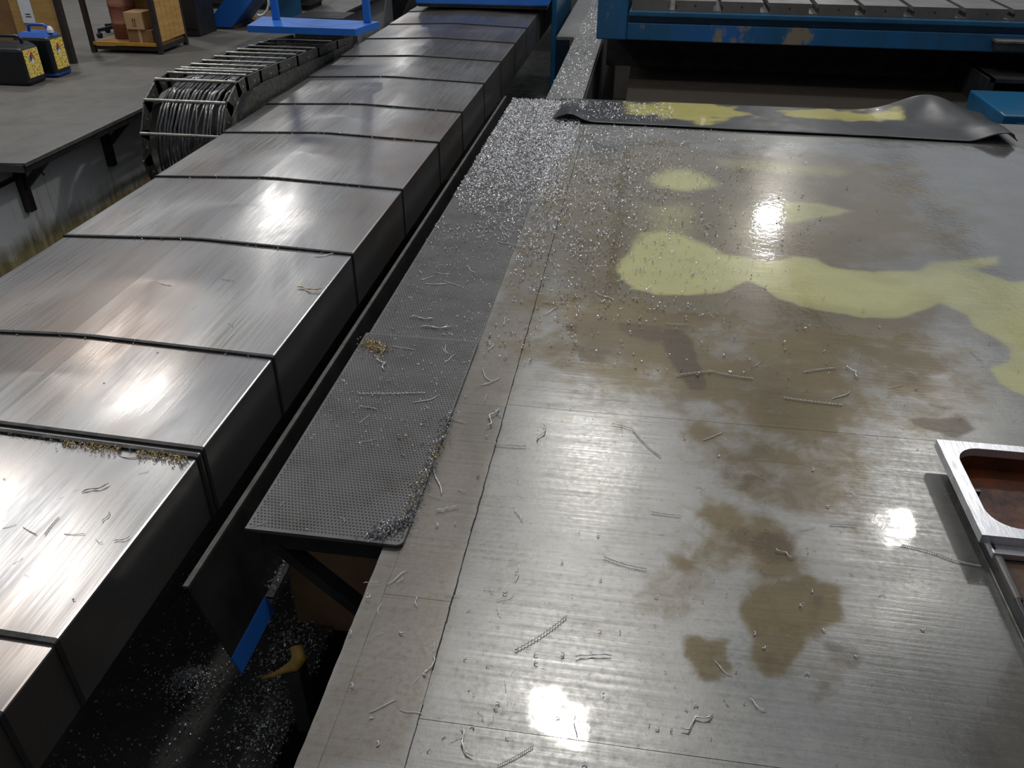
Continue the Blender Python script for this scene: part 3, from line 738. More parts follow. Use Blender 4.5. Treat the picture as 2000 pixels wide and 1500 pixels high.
# resample the top run evenly so that every link reads
def chain_pt(t):  # t in metres from the bend upwards
    ys = [p[0] for p in path]; zs = [p[1] for p in path]
    d = [0]
    for i in range(1, len(path)): d.append(d[-1]+math.hypot(ys[i]-ys[i-1], zs[i]-zs[i-1]))
    return np.interp(t, d, ys), np.interp(t, d, zs)
for xs_, nm in ((DX0, 'link_plate'), (DX1, 'link_plate')):
    for i in range(len(path)-1):
        (ya, za), (yb, zb) = path[i], path[i+1]
        a_ = Vector((xs_, ya, za)); b2 = Vector((xs_, yb, zb)); d_ = (b2-a_).normalized(); nrm = Vector((0, -d_.z, d_.y))
        if nrm.z < 0 and i < 8: nrm = -nrm
        inn_ = Vector((0, 6.05, -.10)); 
        if (a_+nrm*.1-Vector((xs_, 6.05, -.15))).length > (a_-Vector((xs_, 6.05, -.15))).length: nrm = -nrm
        L = MB(); th = .012; dp = .10
        p4 = [a_-d_*.02, b2+d_*.02, b2+d_*.02+nrm*dp, a_-d_*.02+nrm*dp]
        L.hexa([tuple(p+Vector((-th/2, 0, 0))) for p in p4]+[tuple(p+Vector((th/2, 0, 0))) for p in p4])
        lk = dcp(L.build(nm, M['chain'], dc))
        mid = (a_+b2)/2+nrm*.05
        MB().tube([tuple(mid+Vector((-.011, 0, 0))), tuple(mid+Vector((.011, 0, 0)))], .012, 8).build('pin', M['chain_bar'], lk)
rows = [(5.74, .252), (5.54, .154), (5.40, -.045), (5.92, .262), (6.04, .258), (6.13, .254), (6.29, .248), (6.47, .240), (6.68, .232), (6.90, .222), (7.12, .208), (7.34, .196), (7.56, .184), (7.78, .172), (5.56, -.60)]
for i, (yb, zb) in enumerate(rows):
    rr_ = .012 if i < 3 else .009
    dcp(MB().tube([(DX0, yb, zb), (DX1, yb, zb)], rr_, 8).build('cross_bar', M['chain_bar'], dc))
# cables bending over inside the frame
inner = [(7.9, .10), (7.2, .14), (6.6, .175), (6.15, .19), (5.95, .185), (5.80, .155), (5.66, .075), (5.55, -.04), (5.49, -.17), (5.50, -.32), (5.56, -.46), (5.68, -.56)]
cabx = np.concatenate([np.linspace(DX0+.045, DX0+.30, 10), [DX0+.335, DX0+.365, DX0+.40, DX0+.425, DX0+.455, DX0+.505, DX0+.535, DX0+.555, DX0+.585, DX0+.605]])
for i, cx_ in enumerate(cabx):
    pts = []; ph = random.uniform(0, 6); amp = .003 if i < 10 else .012
    for k, (yb, zb) in enumerate(inner):
        pts.append((cx_+amp*math.sin(ph+k*1.9), yb+random.uniform(-.01, .01), zb+random.uniform(-.008, .008)))
    # smooth
    sm = []
    for k in range(len(pts)-1):
        for t in (0, .5):
            sm.append(tuple(Vector(pts[k])*(1-t)+Vector(pts[k+1])*t))
    sm.append(pts[-1])
    dcp(MB().tube(sm, random.choice((.008, .0095, .011)), 8).build('cable', M['cable'], dc, True))
dcp(MB().box((DX0, 5.70, -.62), (DX1, 8.3, -.56)).build('bottom_run', M['chain'], dc))
dcp(MB().box((DX0+.02, 5.62, -.95), (DX1-.02, 8.3, -.62)).build('guide_trough', M['black'], dc))
dcp(MB().box((DX0+.02, 5.62, -1.70), (DX1-.02, 8.3, -.95)).build('trough_stand', M['black'], dc))
# second chain edge visible at its side
dcp(MB().prism([(5.62, -.42), (5.58, -.2), (5.66, .02), (5.80, .13), (6.1, .17), (8.2, .08), (8.2, -.05), (6.1, .03), (5.86, -.02), (5.76, -.2), (5.78, -.42)], 'x', DX1+.022, DX1+.034).build('side_guard', M['chain'], dc))

# ------------------------------------------------------------------ blue carriage parts in the background
pf = empty('step_platform', (-3.0, 7.4, .3), 0, 'blue painted step platform hung from two slim posts above the drag chain', 'platform')
def pfp(o): o.location = -Vector(pf.location); return o
zt = .36
pa, pb, pc, pd = P(482, 50, zt), P(694, 57, zt), P(741, 42, zt), P(512, 32, zt)
pl = MB().hexa([(pa.x, pa.y, zt-.055), (pb.x, pb.y, zt-.055), (pc.x, pc.y, zt-.055), (pd.x, pd.y, zt-.055), (pa.x, pa.y, zt), (pb.x, pb.y, zt), (pc.x, pc.y, zt), (pd.x, pd.y, zt)])
pfp(pl.build('deck', M['blue'], pf))
for pxx, pyy in ((540, 38), (718, 44)):
    q0 = P(pxx, pyy, zt); pfp(MB().box((q0.x-.03, q0.y-.03, zt), (q0.x+.03, q0.y+.03, 1.3), .006).build('post', M['blue'], pf))
q0 = P(540, 38, zt); q1 = P(718, 44, zt)
pfp(MB().box((q0.x-.03, q0.y-.03, 1.3), (q1.x+.03, q1.y+.03, 1.36)).build('top_rail', M['blue'], pf))
pfp(MB().box((q1.x-.03, q1.y-.03, 1.3), (q1.x+.03, 10.3, 1.36)).build('carrier_arm', M['blue'], pf))
pfp(MB().box((-3.40, 8.2, .02), (-2.9, 8.6, zt-.055)).build('chain_mount', M['dark_steel'], pf))
cg = empty('machine_carriage', (-1.9, 11.2, .09), 0, 'big blue machine carriage riding over the far end of the way cover', 'machine')
def cgp(o): o.location = -Vector(cg.location); return o
b0 = P(818, 12, .16); b1 = P(1062, 14, .16)
cgp(MB().box((-2.72, 10.3, .16), (-1.14, 12.6, .36), .02).build('base_band', M['blue'], cg))
cgp(MB().box((-2.68, 10.36, .36), (-1.18, 12.6, 1.7), .02).build('housing', M['chair'], cg))
cgp(MB().box((-2.70, 10.34, .125), (-1.16, 12.6, .16)).build('skirt', M['black'], cg))
gp = empty('guard_plate', (-1.10, 10.6, -.93), 0, 'teal blue guard plate standing in the pit beside the carriage', 'guard plate')
MB().box((-.03, 0, 0), (.03, 2.0, 2.4), .01).build('sheet', M['blue_dark'], gp); MB().box((-.05, 0, 0), (.05, 2.0, .03)).build('foot', M['dark_steel'], gp)
cv = empty('chip_conveyor', (-4.8, 9.3, 0), 0, 'bright blue inclined conveyor housing rising from the grimy floor', 'conveyor')
def cvp(o): o.location = -Vector(cv.location); return o
e0, e1 = P(400, 52, .02), P(447, 56, .02)
dirx = .62
cvp(MB().hexa([(e0.x, e0.y, .02), (e1.x, e0.y, .02), (e1.x, e0.y+.5, .02), (e0.x, e0.y+.5, .02), (e0.x+1.0, e0.y, 1.0), (e1.x+1.0, e0.y, 1.0), (e1.x+1.0, e0.y+.5, 1.0), (e0.x+1.0, e0.y+.5, 1.0)]).build('inclined_housing', M['blue'], cv))
cvp(MB().box((e0.x+.02, e0.y+.02, 0), (e1.x+.03, e0.y+.5, .035), .005).build('foot', M['rust_top'], cv))
cvp(MB().box((e0.x+.75, e0.y+.15, 0), (e0.x+1.0, e0.y+.4, .75)).build('stand', M['blue_dark'], cv))
db = empty('machine_cabinet', (-4.9, 10.6, 0), 0, 'black machine cabinet standing in the shade behind the conveyor', 'cabinet')
MB().box((-1.1, 0, .06), (.75, .6, 1.9), .01).build('body', M['chair'], db)
MB().box((-1.05, -.015, .12), (-.2, 0, 1.8), .004).build('door', M['chair'], db); MB().box((-.14, -.015, .12), (.7, 0, 1.8), .004).build('door', M['chair'], db)
MB().box((-1.05, .05, 0), (.7, .55, .06)).build('plinth', M['black'], db)
k0, k1 = PY(356, 74, 8.75), PY(392, 72, 8.75)
dk = empty('control_box', (k0.x, 8.75, 0), 0, 'narrow black control box standing right of the plank trolley', 'cabinet')
MB().box((0, 0, .0), (k1.x-k0.x, .4, 1.5), .01).build('body', M['chair'], dk); MB().box((.015, -.012, .08), (k1.x-k0.x-.015, 0, 1.4), .004).build('door', M['chair'], dk)
# pale cable loop and ochre clamp by the platform
z_ = .25
cb = [P(522, 2, .55), P(524, 14, .45), P(521, 24, .36), P(513, 31, .31), P(505, 31, .30), P(503, 24, .33), P(507, 16, .38)]
yb_ = 8.6
pts = [PY(x, y, yb_) for x, y in ((520, -25), (523, -8), (525, 8), (522, 20), (516, 28), (508, 31), (503, 29))]
tag(MB().tube([tuple(p) for p in pts], .013, 8).build('hose', M['white_cable'], None, True), 'pale hose loop hanging behind the blue platform', 'hose')
yl = empty('clamp', tuple(P(490, 41, 0)), 0, 'small ochre clamp lying on the floor by the blue platform', 'clamp')
MB().box((-.07, -.03, 0), (.06, .04, .035), .012).build('jaw', M['yellow'], yl); MB().tube([(-.05, 0, .03), (.0, .01, .06), (.06, .0, .035)], .012, 8).build('handle', M['yellow'], yl)

# ------------------------------------------------------------------ jerrycans
def jerrycan(name, x1, y0, w, d, h, body, trim, cap, lab, capx):
    r = empty(name, (x1, y0, 0), 0, lab, 'jerrycan')
    bd = MB().box((-w, 0, 0), (0, d, h*.80), .028); bd.build('body', body, r, False)
    sh = MB()
    sh.hexa([(-w+.02, .02, h*.79), (-.02, .02, h*.79), (-.02, d-.02, h*.79), (-w+.02, d-.02, h*.79), (-w+.06, .045, h*.87), (-.05, .045, h*.87), (-.05, d-.045, h*.87), (-w+.06, d-.045, h*.87)])
    sh.build('shoulder', trim, r)
    MB().box((-w-.002, -.002, .004), (.002, d+.002, .055), .028).build('base_band', trim, r)
    hd = MB().tube([(-w+.10, d/2, h*.86), (-w+.105, d/2, h*.97), (-w+.13, d/2, h), (-.08, d/2, h), (-.055, d/2, h*.97), (-.05, d/2, h*.86)], .013, 8); hd.build('handle', trim, r, True)
    cp = lathe([(.001, 0), (.028, 0), (.028, .022), (.022, .035), (.010, .05), (.001, .05)], 14)
    co = cp.build('cap', cap, r); co.location = (capx, d/2, h*.855)
    lb = MB().box((.0, .028, h*.16), (.0025, d-.028, h*.74)).build('label', M['label'], r)
    cy_ = d/2; cz = h*.55; s_ = d*.15
    def dia(nm, pts, mat): MB().prism(pts, 'x', .0025, .0035).build(nm, mat, lb)
    dia('hazard_mark', [(cy_, cz), (cy_-s_/2, cz+s_*.75), (cy_, cz+s_*1.5), (cy_+s_/2, cz+s_*.75)], M['red'])
    dia('hazard_mark', [(cy_-s_/2, cz-s_*.75), (cy_-s_, cz), (cy_-s_/2, cz+s_*.75), (cy_, cz)], M['blue_print'])
    dia('hazard_mark', [(cy_+s_/2, cz-s_*.75), (cy_, cz), (cy_+s_/2, cz+s_*.75), (cy_+s_, cz)], M['shelf'])
    dia('hazard_mark', [(cy_, cz-s_*1.5), (cy_-s_/2, cz-s_*.75), (cy_, cz), (cy_+s_/2, cz-s_*.75)], M['paper'])
    return r
jerrycan('jerrycan', -5.03, 6.40, .37, .24, .37, M['can_black'], M['can_black'], M['cap_white'], 'black plastic jerrycan with yellow hazard label and black handle', -.30)
jerrycan('jerrycan', -4.99, 6.72, .33, .22, .41, M['can_black'], M['cap_blue'], M['cap_white'], 'jerrycan with yellow hazard label, blue handle and blue base', -.03)

# ------------------------------------------------------------------ trolleys at the back
ct = empty('panel_trolley', (-5.2, 7.3, 0), 0, 'dark steel framed trolley with tan board panels and a white sheet', 'trolley')
MB().box((-.05, -.02, 0), (.0, .04, 1.0), .004).build('post', M['post'], ct)
MB().box((-1.9, -.02, 0), (-1.85, .04, 1.0), .004).build('post', M['post'], ct)
MB().box((-.50, .0, .155), (-.05, .02, .95)).build('panel', M['wood'], ct)
MB().box((-1.85, .01, .155), (-.50, .03, .95)).build('panel', M['wood_dark'], ct)
MB().box((-1.85, .0, .12), (-.05, .10, .155)).build('shelf', M['post'], ct)
sh_ = MB().box((-.405, -.006, .34), (-.285, 0, .60)).build('paper_sheet', M['paper'], ct)
MB().box((-.36, -.0075, .41), (-.315, -.006, .418)).build('print_line', M['ink'], sh_); MB().box((-.365, -.0075, .39), (-.31, -.006, .397)).build('print_line', M['ink'], sh_)
MB().box((-1.88, -.02, .95), (-.0, .12, .985)).build('top', M['wood_dark'], ct)

t2 = empty('shelf_trolley', (-5.33, 7.82, 0), 0, 'dark steel trolley with orange edged shelf and plank side panel', 'trolley')
W2 = .70; D2 = .50
for px_, py_ in ((0, 0), (W2, 0), (0, D2), (W2, D2)):
    MB().box((px_-.022, py_-.022, 0), (px_+.022, py_+.022, 1.1), .004).build('post', M['post'], t2)
MB().box((0, 0, .075), (W2, D2, .095)).build('shelf', M['wood_dark'], t2)
MB().box((.022, -.022, .072), (W2-.022, -.004, .102)).build('shelf_edge', M['shelf'], t2)
MB().box((0, -.01, .03), (W2, .01, .06)).build('rail', M['post'], t2)
MB().box((W2-.01, 0, .03), (W2+.01, D2, .075)).build('rail', M['post'], t2)
for k in range(5):
    MB().box((W2+.01, .025+.092*k, .11), (W2+.022, .025+.092*k+.088, 1.0), .002).build('plank', M['wood'], t2)
MB().box((0, D2-.02, .12), (W2, D2, 1.05)).build('back_panel', M['wood'], t2)
MB().box((-.01, -.01, 1.02), (W2+.01, D2+.01, 1.06)).build('top', M['wood_dark'], t2)
dr = empty('fibre_drum', (-5.11, 8.10, .095), 0, 'brick red ribbed fibre drum on the orange edged shelf', 'drum')
lathe([(.112, 0), (.125, .01), (.125, .13), (.131, .14), (.125, .15), (.125, .29), (.131, .30), (.125, .31), (.125, .46)], 28).build('body', M['brick'], dr, True)
lathe([(.13, .46), (.13, .49), (.11, .495), (.10, .49)], 28).build('lid', M['brick'], dr)
b1_ = empty('cardboard_box', (-4.965, 7.86, .095), 0, 'flat brown cardboard box lying under the marked carton', 'box')
MB().box((0, 0, 0), (.26, .30, .115), .004).build('carton', M['wood_dark'], b1_); MB().box((.115, -.001, .0), (.145, .301, .1165)).build('tape', M['card'], b1_)
b2_ = empty('cardboard_box', (-4.955, 7.85, .2115), 0, 'small tan cardboard carton marked with two upright arrows', 'box')
MB().box((0, 0, 0), (.185, .22, .155), .004).build('carton', M['card'], b2_)
for xo in (.082, .104):
    ar = MB(); ar.prism([(xo-.003, .04), (xo+.003, .04), (xo+.003, .085), (xo+.008, .085), (xo, .105), (xo-.008, .085), (xo-.003, .085)], 'y', -.0015, .001)
    ar.build('arrow_mark', M['ink'], b2_)
MB().box((.075, -.0015, .03), (.112, .001, .035)).build('arrow_base', M['ink'], b2_)
# swivel chair between the trolleys
sc = empty('swivel_chair', (-5.55, 8.75, 0), 0, 'black swivel chair with five castors between the two trolleys', 'chair')
for k in range(5):
    a_ = 2*math.pi*k/5+.3; e_ = (.27*math.cos(a_), .27*math.sin(a_))
    lgk = MB().bar((0, 0, .10), (e_[0], e_[1], .075), .04, .03).build('leg', M['chair'], sc)
    MB().tube([(e_[0]-.02, e_[1], .026), (e_[0]+.02, e_[1], .026)], .026, 12).build('castor', M['chair'], lgk)
    MB().tube([(e_[0], e_[1], .03), (e_[0], e_[1], .085)], .009, 6).build('castor_stem', M['chair'], lgk)
MB().tube([(0, 0, .09), (0, 0, .45)], .028, 10).build('column', M['chair'], sc)
MB().box((-.24, -.23, .45), (.24, .23, .52), .03).build('seat', M['chair'], sc)
MB().bar((0, .22, .47), (0, .27, .85), .05, .02, (0, 1, 0)).build('back_bar', M['chair'], sc)
MB().box((-.21, .25, .65), (.21, .30, 1.05), .02).build('backrest', M['chair'], sc)

# yellow hose stub by the chute
hs = empty('hose_stub', tuple(P(580, 1300, -.62)), 0, 'stub of ochre hose lying in the pit among the shavings', 'hose')
def rel(pts, o): return [tuple(Vector(p)-Vector(o.location)) for p in pts]
MB().tube(rel([P(512, 1325, -.66), P(535, 1318, -.63), P(556, 1308, -.61), P(575, 1300, -.60), P(585, 1285, -.58), P(582, 1270, -.57), P(570, 1268, -.58)], hs), [.006, .008, .012, .022, .026, .022, .010], 10).build('hose_body', M['yellow'], hs, True)
MB().box((-.03, -.03, -.31), (.02, .03, -.0)).build('hose_rest', M['black'], hs)

# ------------------------------------------------------------------ metal shavings
def curl_pts(r, turns, pitch, n):
    return [(r*math.cos(2*math.pi*turns*k/n), r*math.sin(2*math.pi*turns*k/n), pitch*turns*k/n) for k in range(n+1)]
def lay(pts):
    zmin = min(p[2] for p in pts); return [(p[0], p[1], p[2]-zmin) for p in pts]
SH = {}
def shaving(kind, var):
    key = (kind, var)
    if key in SH: return SH[key]
    rnd = random.Random(hash(key) % 9999 if False else sum(map(ord, kind))*31+var)
    mb = MB()
    if kind == 'wire':        # gently bent needle-like shaving, unit length
        k = 8; b1, b2 = rnd.uniform(-.18, .18), rnd.uniform(-.08, .08)
        pts = [(k_/k-.5, b1*math.sin(math.pi*k_/k)+b2*math.sin(2*math.pi*k_/k), .012+.02*math.sin(math.pi*k_/k)) for k_ in range(k+1)]
        mb.tube(pts, [.010]+[.020]*(k-1)+[.012], 5)
    elif kind == 'strand':    # tightly twisted ribbon, unit length
        turns = 17; n = turns*6; b1 = rnd.uniform(-.06, .06); pts = []
        for i in range(n+1):
            t = i/n; a = 2*math.pi*turns*t; rr = .017
            pts.append((t-.5, b1*math.sin(math.pi*t)+rr*math.cos(a), .028+rr*math.sin(a)))
        mb.tube(pts, .0105, 4)
    elif kind == 'kink':      # broken crooked strand
        pts = []; x = -.5; y = 0
        for i in range(7):
            pts.append((x, y, .03+rnd.uniform(0, .05))); x += 1/6; y += rnd.uniform(-.16, .16)
        mb.tube(pts, [.012, .030, .014, .034, .015, .030, .010], 5)
    else:                     # short curled comma, unit length
        tn = rnd.uniform(.45, 1.3); pts = [(.32*math.cos(2*math.pi*tn*i/8), .32*math.sin(2*math.pi*tn*i/8), .09+.25*i/8) for i in range(9)]
        mb.tube(lay([(p[0], p[1], p[2]) for p in pts]), [.05]+[.10]*7+[.05], 5)
        zm = min(v[2] for v in mb.v); mb.v = [(v[0], v[1], v[2]-zm) for v in mb.v]
    SH[key] = mb.mesh('metal_shaving_'+kind, True)
    return SH[key]
def surf(px, py):
    """what lies under a pixel of the photograph: position and the surface's name"""
    w = P(px, py, 0)
    # cover first: its right edge is at CXR
    c = P(px, py, .0)
    if c.x < CXR-.005:
        z = cover_z(c.x, c.y); c = P(px, py, z); z = cover_z(c.x, c.y)
        return Vector((c.x, c.y, z)), 'cover'
    if WX0 < w.x < WX1 and 1.59 < w.y < 2.735: return P(px, py, ZW+.001), 'near'
    if WX0 < w.x < WX1 and w.y < 6.6: return P(px, py, .007), 'walk'
    return P(px, py, .003), 'floor'
NCHIP = [0]
CMESH = {}
def place(kind, var, p, s, L, ang, matname='chip', thick=1.0):
    me = shaving(kind, var)
    key = (me.name, matname)
    if key not in CMESH:
        m2 = me if matname == 'chip' else me.copy(); m2.materials.clear(); m2.materials.append(M[matname]); CMESH[key] = m2
    o = bpy.data.objects.new('metal_shaving', CMESH[key]); col.objects.link(o)
    o.location = p; o.rotation_euler = (0, 0, ang); o.scale = (L, L*thick, L*thick)
    tint = {'chip': 'bright', 'chip_gold': 'straw-tinted', 'chip_dark': 'dark oily'}[matname]
    lw = 'tiny' if L < .012 else 'small' if L < .02 else 'short' if L < .05 else 'mid-length' if L < .085 else 'long'
    x_, y_ = p[0], p[1]; ax_, ay_ = np.array([x_]), np.array([y_])
    if s == 'cover':
        k_ = max(k for k in range(NSEG) if fronts[k] <= max(y_, fronts[0]))
        w_ = 'on the cover segment before the heaped seam' if k_ <= 2 else 'on the cover segment past the heaped seam' if k_ <= 4 else 'on the cover segment second past the heaped seam' if k_ == 5 else 'on the cover segments level with the drag chain'
    elif s == 'near': w_ = 'along the shaving row of the raised checker plate' if x_ > -.66 else 'on the raised checker plate by the pit edge' if x_ < -.86 else 'in the middle of the raised checker plate'
    elif s == 'walk': w_ = 'on the walkway just behind the raised checker plate' if y_ < 3.1 else 'on the bare ribbed part of the walkway' if y_ < 3.9 else 'on the shaving-strewn far half of the walkway'
    elif x_ < SX: w_ = 'on the floor strip beside the open pit' if y_ < 1.6 else 'on the floor strip beside the raised checker plate' if y_ < 2.75 else 'on the rusty floor strip beside the walkway'
    elif pmask(ax_, ay_, COOL[0], .02, .02, 7, 5)[0] > .5: w_ = 'in the yellow coolant puddle'
    elif math.hypot(x_-1.0, y_-1.9) < .38: w_ = 'on the floor beside the flanged steel part'
    elif x_ < SX+.10: w_ = 'on the plate floor right along the weld seam'
    elif smudge(ax_, ay_, DARK+OIL[5:9], 200)[0] > .4: w_ = 'on a dark brown oil stain'
    elif y_ < 1.083: w_ = 'on the front floor plate past the cross joint'
    elif y_ < 1.7: w_ = 'on the dry floor plate near the glaring wet patch'
    elif y_ < 2.337: w_ = 'on the dry floor plate by the long cross joint'
    elif y_ < 3.0: w_ = 'on the brown floor between cross joint and coolant'
    else: w_ = 'on the soaked floor beyond the coolant puddle'
    kw_ = {'wire': 'needle', 'strand': 'twisted', 'kink': 'crooked', 'curl': 'curled'}[kind]
    o['label'] = '%s %s %s metal shaving %s' % (lw, tint, kw_, w_); o['category'] = 'metal shaving'; o['group'] = '%s %s %s shavings %s' % (lw, tint, kw_, w_)
    NCHIP[0] += 1
    return o
def by_px(kind, a, b, var=0, mat='chip', thick=1.0):
    pa_, s = surf(*a); pb_, s2 = surf(*b)
    mid, s = surf((a[0]+b[0])/2, (a[1]+b[1])/2)
    d_ = pb_-pa_; L = max(.006, math.hypot(d_.x, d_.y))
    return place(kind, var, mid, s, L, math.atan2(d_.y, d_.x), mat, thick*min(1.0, .11/L))
hand = [
 ('strand', (1008, 1270), (1108, 1203)), ('strand', (970, 1497), (1042, 1458)), ('strand', (1195, 828), (1235, 838)), ('strand', (1235, 838), (1290, 892)),
 ('strand', (1178, 1088), (1262, 1112)), ('strand', (1272, 1000), (1330, 1008)), ('kink', (1125, 1285), (1172, 1258)), ('kink', (1330, 1425), (1400, 1408)),
 ('kink', (1463, 1365), (1498, 1388)), ('wire', (1005, 1135), (1014, 1098)), ('strand', (992, 1102), (1015, 1099)), ('kink', (945, 1145), (962, 1160)), ('wire', (970, 1172), (1005, 1158)),
 ('kink', (970, 1185), (975, 1205)), ('kink', (985, 1330), (998, 1345)), ('wire', (996, 1318), (1008, 1305)), ('kink', (1050, 860), (1060, 830)),
 ('strand', (965, 868), (1028, 872)), ('wire', (1372, 860), (1412, 845)), ('wire', (1165, 572), (1200, 586)), ('wire', (1245, 550), (1264, 558)), ('strand', (1530, 778), (1645, 792)),
 ('strand', (1320, 735), (1390, 726)), ('strand', (1390, 726), (1470, 740)), ('wire', (1625, 780), (1660, 762)), ('wire', (1470, 715), (1486, 707)), ('strand', (1570, 728), (1632, 720)),
 ('kink', (1655, 715), (1668, 740)), ('strand', (1815, 788), (1850, 795)), ('strand', (1895, 685), (1920, 705)), ('wire', (1735, 758), (1765, 752)), ('strand', (1300, 632), (1345, 634)),
 ('wire', (1690, 848), (1712, 850)), ('strand', (1565, 1035), (1592, 1030)), ('strand', (1620, 1025), (1675, 1028)), ('kink', (1515, 1072), (1545, 1095)), ('wire', (1845, 966), (1862, 963)),
 ('kink', (1660, 960), (1675, 972)), ('strand', (1760, 1065), (1835, 1085), ), ('strand', (1835, 1085), (1915, 1107)), ('wire', (1395, 1290), (1430, 1320)), ('wire', (1125, 1395), (1128, 1440)),
 ('kink', (880, 1450), (895, 1430)), ('kink', (935, 1385), (940, 1410)), ('kink', (900, 1420), (925, 1478)), ('wire', (1010, 960), (1022, 970)), ('kink', (1003, 993), (1032, 1006)), ('kink', (1357, 948), (1375, 957)),
 # left strip
 ('wire', (940, 720), (962, 745)), ('wire', (938, 752), (978, 738)), ('wire', (945, 785), (952, 768)), ('wire', (848, 910), (862, 965)), ('strand', (835, 965), (860, 972)), ('kink', (893, 955), (908, 962)), ('kink', (852, 1000), (880, 980)), ('kink', (850, 995), (868, 1002)),
 ('kink', (955, 685), (960, 670)), ('kink', (965, 800), (975, 815)), ('kink', (710, 1140), (735, 1128)), ('wire', (755, 1140), (795, 1115)), ('wire', (745, 1175), (740, 1200)), ('kink', (775, 1140), (790, 1128)),
 ('kink', (735, 1240), (745, 1232)), ('wire', (845, 1275), (850, 1250)), ('kink', (830, 1320), (845, 1280)), ('wire', (805, 1335), (818, 1322)), ('wire', (720, 1392), (775, 1366)), ('wire', (780, 1385), (825, 1395)), ('kink', (812, 1165), (818, 1185)), ('strand', (870, 1162), (902, 1164)),
 ('wire', (880, 815), (912, 830)), ('kink', (950, 835), (985, 800)), ('wire', (870, 672), (876, 690)), ('kink', (820, 640), (880, 645)),
 # checker plate
 ('wire', (700, 827), (724, 810)), ('strand', (695, 865), (735, 858)), ('wire', (803, 788), (855, 773)), ('strand', (700, 770), (830, 768)), ('wire', (765, 676), (810, 684)), ('wire', (866, 710), (890, 692)), ('wire', (862, 678), (878, 692)),
 ('wire', (488, 1028), (520, 1020)), ('wire', (545, 990), (556, 978)), ('wire', (602, 860), (614, 856)), ('wire', (790, 945), (800, 940)), ('wire', (758, 962), (768, 972)), ('kink', (738, 740), (745, 735)), ('kink', (666, 1010), (672, 1022)),
 ('wire', (655, 880), (676, 878), 0, 'chip_dark'), ('strand', (690, 850), (705, 846)), ('kink', (700, 795), (735, 790)), ('kink', (740, 700), (742, 725)),
 # walkway
 ('wire', (845, 532), (880, 535)), ('wire', (828, 554), (875, 555)), ('wire', (872, 550), (900, 560)), ('wire', (820, 547), (848, 540)), ('wire', (912, 518), (930, 533)), ('wire', (972, 471), (1022, 482)), ('wire', (910, 448), (920, 456)), ('wire', (985, 426), (1000, 416)),
 ('wire', (995, 433), (1012, 440)), ('wire', (985, 405), (1008, 409)), ('wire', (945, 406), (958, 400)), ('wire', (978, 434), (985, 446)), ('wire', (855, 518), (870, 515)), ('kink', (800, 620), (845, 628)), ('wire', (970, 372), (1000, 370)), ('wire', (920, 345), (960, 350)),
 ('wire', (1075, 408), (1098, 417)), ('wire', (1066, 393), (1110, 384)), ('wire', (1053, 412), (1057, 402)), ('wire', (1057, 420), (1062, 432)), ('wire', (1050, 375), (1055, 362)), ('wire', (1040, 570), (1060, 575)), ('wire', (1118, 478), (1132, 472)), ('strand', (1124, 492), (1160, 490)),
 ('wire', (1150, 350), (1195, 345)), ('wire', (1090, 350), (1110, 345)), ('wire', (1372, 440), (1390, 436)), ('wire', (1060, 615), (1090, 600)), ('strand', (1060, 590), (1110, 592)), ('wire', (1077, 580), (1090, 574)), ('kink', (985, 620), (998, 632)),
 # cover
 ('strand', (50, 597), (72, 590)), ('strand', (308, 552), (335, 558)), ('wire', (612, 500), (655, 490)), ('wire', (375, 604), (384, 598)), ('kink', (446, 630), (452, 638)), ('strand', (270, 925), (292, 920)), ('wire', (232, 890), (292, 893)),
 ('strand', (5, 1032), (32, 1025), 0, 'chip_dark'), ('strand', (45, 1030), (72, 1045), 1, 'chip_dark'), ('strand', (88, 1045), (116, 1010), 2, 'chip_dark'), ('strand', (125, 1043), (166, 1043), 0, 'chip_dark'), ('kink', (222, 1058), (254, 1048), 0, 'chip_dark'), ('kink', (186, 1055), (202, 1060), 0, 'chip_dark'),
 ('strand', (25, 1102), (45, 1090), 1, 'chip_dark'), ('kink', (200, 1020), (212, 1000), 0, 'chip_dark'), ('wire', (113, 974), (124, 970), 0, 'chip_dark'), ('wire', (143, 960), (153, 955), 0, 'chip_dark'), ('kink', (160, 962), (214, 952), 1, 'chip_dark'), ('kink', (432, 545), (456, 548)), ('kink', (580, 562), (630, 566), 0, 'chip_gold'),
]
for i, h in enumerate(hand):
    kind, a_, b_2 = h[0], h[1], h[2]
    by_px(kind, a_, b_2, (h[3] if len(h) > 3 else i) % 4, h[4] if len(h) > 4 else 'chip', .75 if kind == 'wire' else 1.0)
# short curls: the nearest, largest ones as individuals
def dens(px, py):
    p, s = surf(px, py)
    if s == 'cover': return .05 if py > 200 else 0
    if s == 'near': return .35
    if s == 'walk': return 1.0
    if p.x < -.37: return .55
    return max(.08, .9*math.exp(-max(0, p.x+.2)/.45)*(1 if p.y > 2.9 else .25) + (.18 if p.y < 2.9 else .14))
def hidden(px, py):
    p = P(px, py, 0)
    if px > 1820 and py > 850: return True
    if CXR-.01 < p.x < (WX0 if p.y > 1.59 else FLX): return True
    if p.y > 5.86 and p.x > -.62: return True
    if p.x < CXL+.06: return True
    return False
need = 296-NCHIP[0]; tries = 0
while need > 0 and tries < 20000:
    tries += 1
    px, py = random.uniform(0, 2000), random.uniform(400, 1495)
    if hidden(px, py) or random.random() > dens(px, py)*(py/1500)**.5: continue
    p, s = surf(px, py)
    L = random.uniform(.009, .016)
    r_ = random.random(); mt_ = 'chip' if r_ < .8 else ('chip_gold' if r_ < .9 else 'chip_dark')
    place('curl' if random.random() < .6 else 'kink', random.randrange(4), p, s, L, random.uniform(0, 6.28), mt_); need -= 1

